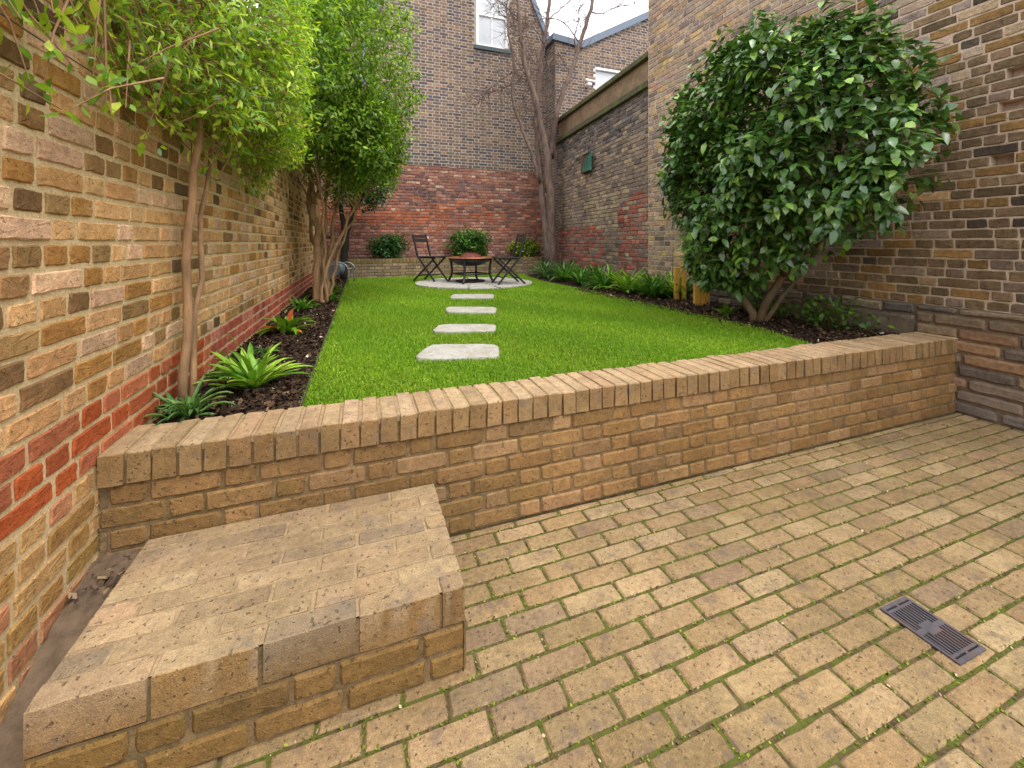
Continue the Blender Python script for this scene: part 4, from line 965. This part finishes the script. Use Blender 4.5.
mp.lathe([(0, .535), (PR - .06, .535), (PR - .06, .5)], (PCX, PCY, 0), 40, mi=1)
for (r0, r1, k, a0) in ((0, .42, 4, .3), (.43, .78, 9, .1), (.79, 1.10, 13, .5)):
    for i in range(k):
        t0, t1 = a0 + i * 6.283 / k + .02 / max(r1, .3), a0 + (i+1) * 6.283 / k - .02 / max(r1, .3)
        ts = np.linspace(t0, t1, 4); pol = [(PCX + r1 * math.cos(t), PCY + r1 * math.sin(t)) for t in ts]
        pol += [(PCX + max(r0, .01) * math.cos(t), PCY + max(r0, .01) * math.sin(t)) for t in ts[::-1]] if r0 > 0 else [(PCX, PCY)]
        s_ = stone(pol, .50, .556 + rng.normal(0, .002), '', None, .006)
        mp.add(s_.v[0], s_.q[0], s_.t[0])
tag(mp.build('patio', [M_STONE, M_YARDM]), kind='structure')

def make_chair():
    c = empty('folding_chair', (0, 0, 0))
    for s_ in (-1, 1):
        y = .21 * s_
        l = MB(); l.bar((-.10, y, .92), (.02, y, .47), .034, .022, (0,1,0)); l.bar((.02, y, .475), (.42, y, 0), .034, .022, (0,1,0)); l.build('leg', M_BLACK, c, bevel=.004)
        l = MB(); l.bar((.40, y * .85, .455), (-.10, y * .85, 0), .034, .022, (0,1,0)); l.build('leg', M_BLACK, c, bevel=.004)
    st_ = MB()
    for k in range(5): st_.box((.01 + k * .084, -.215, .462), (.01 + k * .084 + .074, .215, .482))
    st_.box((.02, -.19, .44), (.40, -.165, .462)); st_.box((.02, .165, .44), (.40, .19, .462))
    st_.build('seat', M_BLACK, c, bevel=.004)
    b = MB()
    for h0, h1 in ((.84, .90), (.755, .825)):
        x0 = np.interp(h0, [.47, .92], [.02, -.10]); x1 = np.interp(h1, [.47, .92], [.02, -.10])
        b.bar((x0, 0, h0), (x1, 0, h1), .40, .016, (1, 0, 0)) if False else b.add([(x0-.009,-.2,h0),(x0+.009,-.2,h0),(x0+.009,.2,h0),(x0-.009,.2,h0),(x1-.009,-.2,h1),(x1+.009,-.2,h1),(x1+.009,.2,h1),(x1-.009,.2,h1)], [(0,3,2,1),(4,5,6,7),(0,1,5,4),(1,2,6,5),(2,3,7,6),(3,0,4,7)])
    b.build('backrest', M_BLACK, c, bevel=.004)
    for (x, z, w_) in ((.32, .12, .2), (.0, .10, .17)):
        r_ = MB(); r_.bar((x, -w_, z), (x, w_, z), .02, .02); r_.build('stretcher', M_BLACK, c)
    return c
ch = make_chair(); tag(ch, 'black folding chair on the left side of the fire pit', 'chair', 'folding chairs at the fire pit')
ch.location = (1.16, 8.36, .557); ch.rotation_euler.z = R(-44)
ch2 = copy_tree(ch); tag(ch2, 'black folding chair on the right side of the fire pit', 'chair'); ch2.location = (2.70, 7.16, .557); ch2.rotation_euler.z = R(178)

fp = empty('fire_pit', (1.96, 7.70, .557), R(14), label='round copper rimmed fire pit with black legs on the patio', cat='fire pit')
M_COPPER = plain('copper_rim', lin(176, 112, 72), .4, metal=.55, nscale=14, var=(.75, 1.15), col2=lin(140, 96, 72))
rm = MB(); rm.lathe([(.22, .435), (.44, .452), (.455, .462), (.445, .472), (.22, .458), (.22, .435)], seg=48); rm.build('rim', M_COPPER, fp, smooth=False)
rm = MB(); rm.lathe([(.395, .447), (.36, .40), (.28, .345), (.17, .31), (.0, .305)], seg=48); rm.lathe([(.385, .446), (.35, .405), (.275, .352), (.17, .318), (.0, .312)], seg=48); rm.build('bowl', M_BLACK, fp, smooth=True)
rm = MB(); rm.lathe([(.40, .425), (.42, .425), (.42, .44), (.40, .44), (.40, .425)], seg=40); rm.build('support_ring', M_BLACK, fp)
for k in range(4):
    a = R(45 + 90 * k); ca, sa = math.cos(a), math.sin(a); l = MB()
    pts = [(.40, .44), (.385, .34), (.37, .22), (.38, .13), (.41, .06), (.46, .0)]
    l.tube(wiggle([(r_ * ca, r_ * sa, z) for r_, z in pts], 14, 0), .023, 8); l.build('leg', M_BLACK, fp, smooth=True)
for k in range(4):
    a = R(45 + 90 * k); b = a + R(90); l = MB(); l.tube([(.372 * math.cos(a), .372 * math.sin(a), .155), (.372 * math.cos(b), .372 * math.sin(b), .155)], .013, 8); l.build('stretcher', M_BLACK, fp)
M_MESHD = plain('rusty_mesh', lin(112, 58, 50), .7, metal=.3, nscale=60, var=(.6, 1.3), bump=.003)
rm = MB(); rm.lathe([(.215, .462), (.2, .485), (.15, .52), (.08, .542), (.03, .548), (.0, .549)], seg=32)
for k in range(12):
    a = k * math.pi / 6; rm.tube([(r_ * math.cos(a), r_ * math.sin(a), z + .004) for r_, z in ((.215, .462), (.2, .485), (.15, .52), (.08, .542), (.02, .548))], .005, 5)
lid = rm.build('spark_guard', M_MESHD, fp, smooth=True)
rm = MB(); rm.tube([(-.03, 0, .545), (-.025, 0, .575), (.025, 0, .575), (.03, 0, .545)], .006, 6); rm.build('handle', M_BLACK, lid)
rm = MB(); rm.lathe([(0, .012), (.26, .012), (.28, .03), (.285, .03), (.265, .003), (0, .003)], seg=32); rm.build('ash_tray', M_BLACK, fp)

# ================================================================== SMALL THINGS
GP = 'yellow timber stakes'
for (x, y, w_, d_, h_, lx, lab) in ((4.00, 4.50, .065, .045, .48, .01, 'leftmost yellow timber stake at the camellia edge'), (4.10, 4.47, .06, .05, .56, -.02, 'tall slim yellow stake, second from the left'), (3.94, 4.05, .115, .05, .37, .02, 'short wide yellow stake with a dark knot'), (4.08, 4.06, .06, .06, .36, .0, 'yellow stake half hidden by the camellia leaves, rightmost')):
    m_ = MB(); M_ = Matrix.Translation((x, y, .49)) @ Matrix.Rotation(R(-20), 4, 'Z') @ Matrix.Rotation(lx, 4, 'Y')
    m_.box((-w_/2, -d_/2, 0), (w_/2, d_/2, h_), M=M_)
    if w_ > .1: m_.box((-.018, -d_/2 - .006, h_ - .085), (.018, -d_/2 - .001, h_ - .045), mi=1, M=M_)
    o = m_.build('timber_stake', [M_PINE, M_BARKD], bevel=.006, loc=(x, y, .49)); tag(o, lab, 'stake', GP)
# thin canes beside them
m_ = MB(); m_.tube([(4.12, 4.72, .5), (4.16, 4.74, 1.25)], .005, 6); m_.tube([(3.95, 4.78, .5), (4.02, 4.85, 1.02)], .004, 6)
tag(m_.build('garden_cane', M_BARKP), 'thin canes stuck in the border by the yellow stakes', 'cane')

# green box on the party wall
bb = empty('nest_box', (4.55, 7.66, 2.8), math.atan2(pn[1], pn[0]), label='green curved wall box fixed high on the party wall', cat='wall box')
M_GREEN = plain('green_enamel', lin(58, 112, 98), .45, nscale=12, var=(.85, 1.1))
m_ = MB(); ts = np.linspace(-1, 1, 9)
prof = [(.06 + .075 * math.sqrt(max(0, 1 - t*t * .75)), .23 * t + .03) for t in ts]
v = [(x, y, z) for z in (0, .36) for x, y in prof]
m_.add(v, [(i, i+1, 10+i-1+0, 9+i) for i in range(8)] + [(0, 9, 17, 8)]); m_.add([(x, y, .36) for x, y in prof] + [(.02, 0, .36)], None, [(i, i+1, 9) for i in range(8)])
m_.add([(x, y, 0) for x, y in prof] + [(.02, 0, 0)], None, [(i+1, i, 9) for i in range(8)])
m_.build('cover', M_GREEN, bb)
m_ = MB(); m_.box((-.02, -.27, -.01), (.10, .08, .355)); m_.build('back_plate', plain('rusty_plate', lin(96, 66, 48), .8), bb, bevel=.006)

# drain grating in the yard
dg = empty('drain_grate', ((gx0+gx1)/2, (gy0+gy1)/2, 0.0), label='grey slotted metal drain grate set in the brick paving', cat='drain')
w2, l2 = .0725, .105; zt_ = .006
m_ = MB()
m_.box((-w2, -l2, .0), (w2, -l2 + .012, zt_)); m_.box((-w2, l2 - .012, 0), (w2, l2, zt_))
m_.box((-w2, -l2 + .012, 0), (-w2 + .010, l2 - .012, zt_)); m_.box((w2 - .010, -l2 + .012, 0), (w2, l2 - .012, zt_))
m_.build('frame', M_IRON, dg)
m_ = MB()
m_.box((-w2 + .010, -.008, .0005), (w2 - .010, .008, zt_ - .0005))
for sgn in (-1, 1):
    m_.box((-w2 + .010, min(sgn * (l2 - .026), sgn * (l2 - .018)), .0004), (w2 - .010, max(sgn * (l2 - .026), sgn * (l2 - .018)), zt_ - .0006))
    for k in range(9):
        x_ = -w2 + .018 + k * .01355
        ya, yb_ = sgn * .008, sgn * (l2 - .026); m_.box((x_ - .0028, min(ya, yb_), .0003), (x_ + .0028, max(ya, yb_), zt_ - .001))
    m_.box((-.006, min(sgn * (l2 - .018), sgn * (l2 - .012)), 0.0002), (.006, max(sgn * (l2 - .018), sgn * (l2 - .012)), zt_ - .0007))
m_.box((-.026, -.02, .0008), (.026, .02, zt_))
m_.build('slats', M_IRON, dg)
m_ = MB(); m_.box((-w2 + .003, -l2 + .003, -.0045), (w2 - .003, l2 - .003, .0015)); m_.build('gully', M_PIT, dg)

# lawn edging strip at the left bed
m_ = MB()
ys = np.linspace(2.06, 9.55, 20)
for a, b in zip(ys[:-1], ys[1:]): m_.box((-.268, a, .48), (-.264, b, .548))
tag(m_.build('lawn_edging', M_IRON), 'thin grey metal edging strip between lawn and left bed', 'edging')

# hose cart behind the tree stems
hc = empty('hose_cart', (-.47, 8.75, .52), R(-20), label='grey hose cart with a tubular handle behind the tree stems', cat='hose cart')
M_GALV = plain('galvanised_tube', lin(150, 154, 160), .4, metal=.6, nscale=20)
m_ = MB(); m_.tube(wiggle([(.30, -.16, .02), (.32, -.16, .30), (.24, -.16, .38), (.1, -.16, .40), (-.05, -.16, .30)], 14, 0), .013, 8); m_.tube(wiggle([(.30, .16, .02), (.32, .16, .30), (.24, .16, .38), (.1, .16, .40), (-.05, .16, .30)], 14, 0), .013, 8); m_.tube([(.32, -.16, .28), (.32, .16, .28)], .012, 8)
m_.build('frame', M_GALV, hc, smooth=True)
m_ = MB(); prof = [(0, -.12), (.14, -.12), (.14, -.10), (.09, -.10), (.09, .10), (.14, .10), (.14, .12), (0, .12)]
seg = 28; an = np.arange(seg) * 6.283 / seg
v = np.concatenate([np.stack([r_ * np.cos(an), np.full(seg, y_), .28 + r_ * np.sin(an)], 1) for r_, y_ in prof])
m_.add(v, [(i*seg+j, i*seg+(j+1) % seg, (i+1)*seg+(j+1) % seg, (i+1)*seg+j) for i in range(7) for j in range(seg)])
m_.build('reel', plain('grey_plastic', lin(120, 124, 130), .5), hc)
m_ = MB(); m_.tube([(.115 * math.cos(t), -.088 + .176 * (t / 75), .28 + .115 * math.sin(t)) for t in np.linspace(0, 75, 260)], .011, 6); m_.build('hose', plain('grey_hose', lin(98, 112, 122), .5), hc, smooth=True)
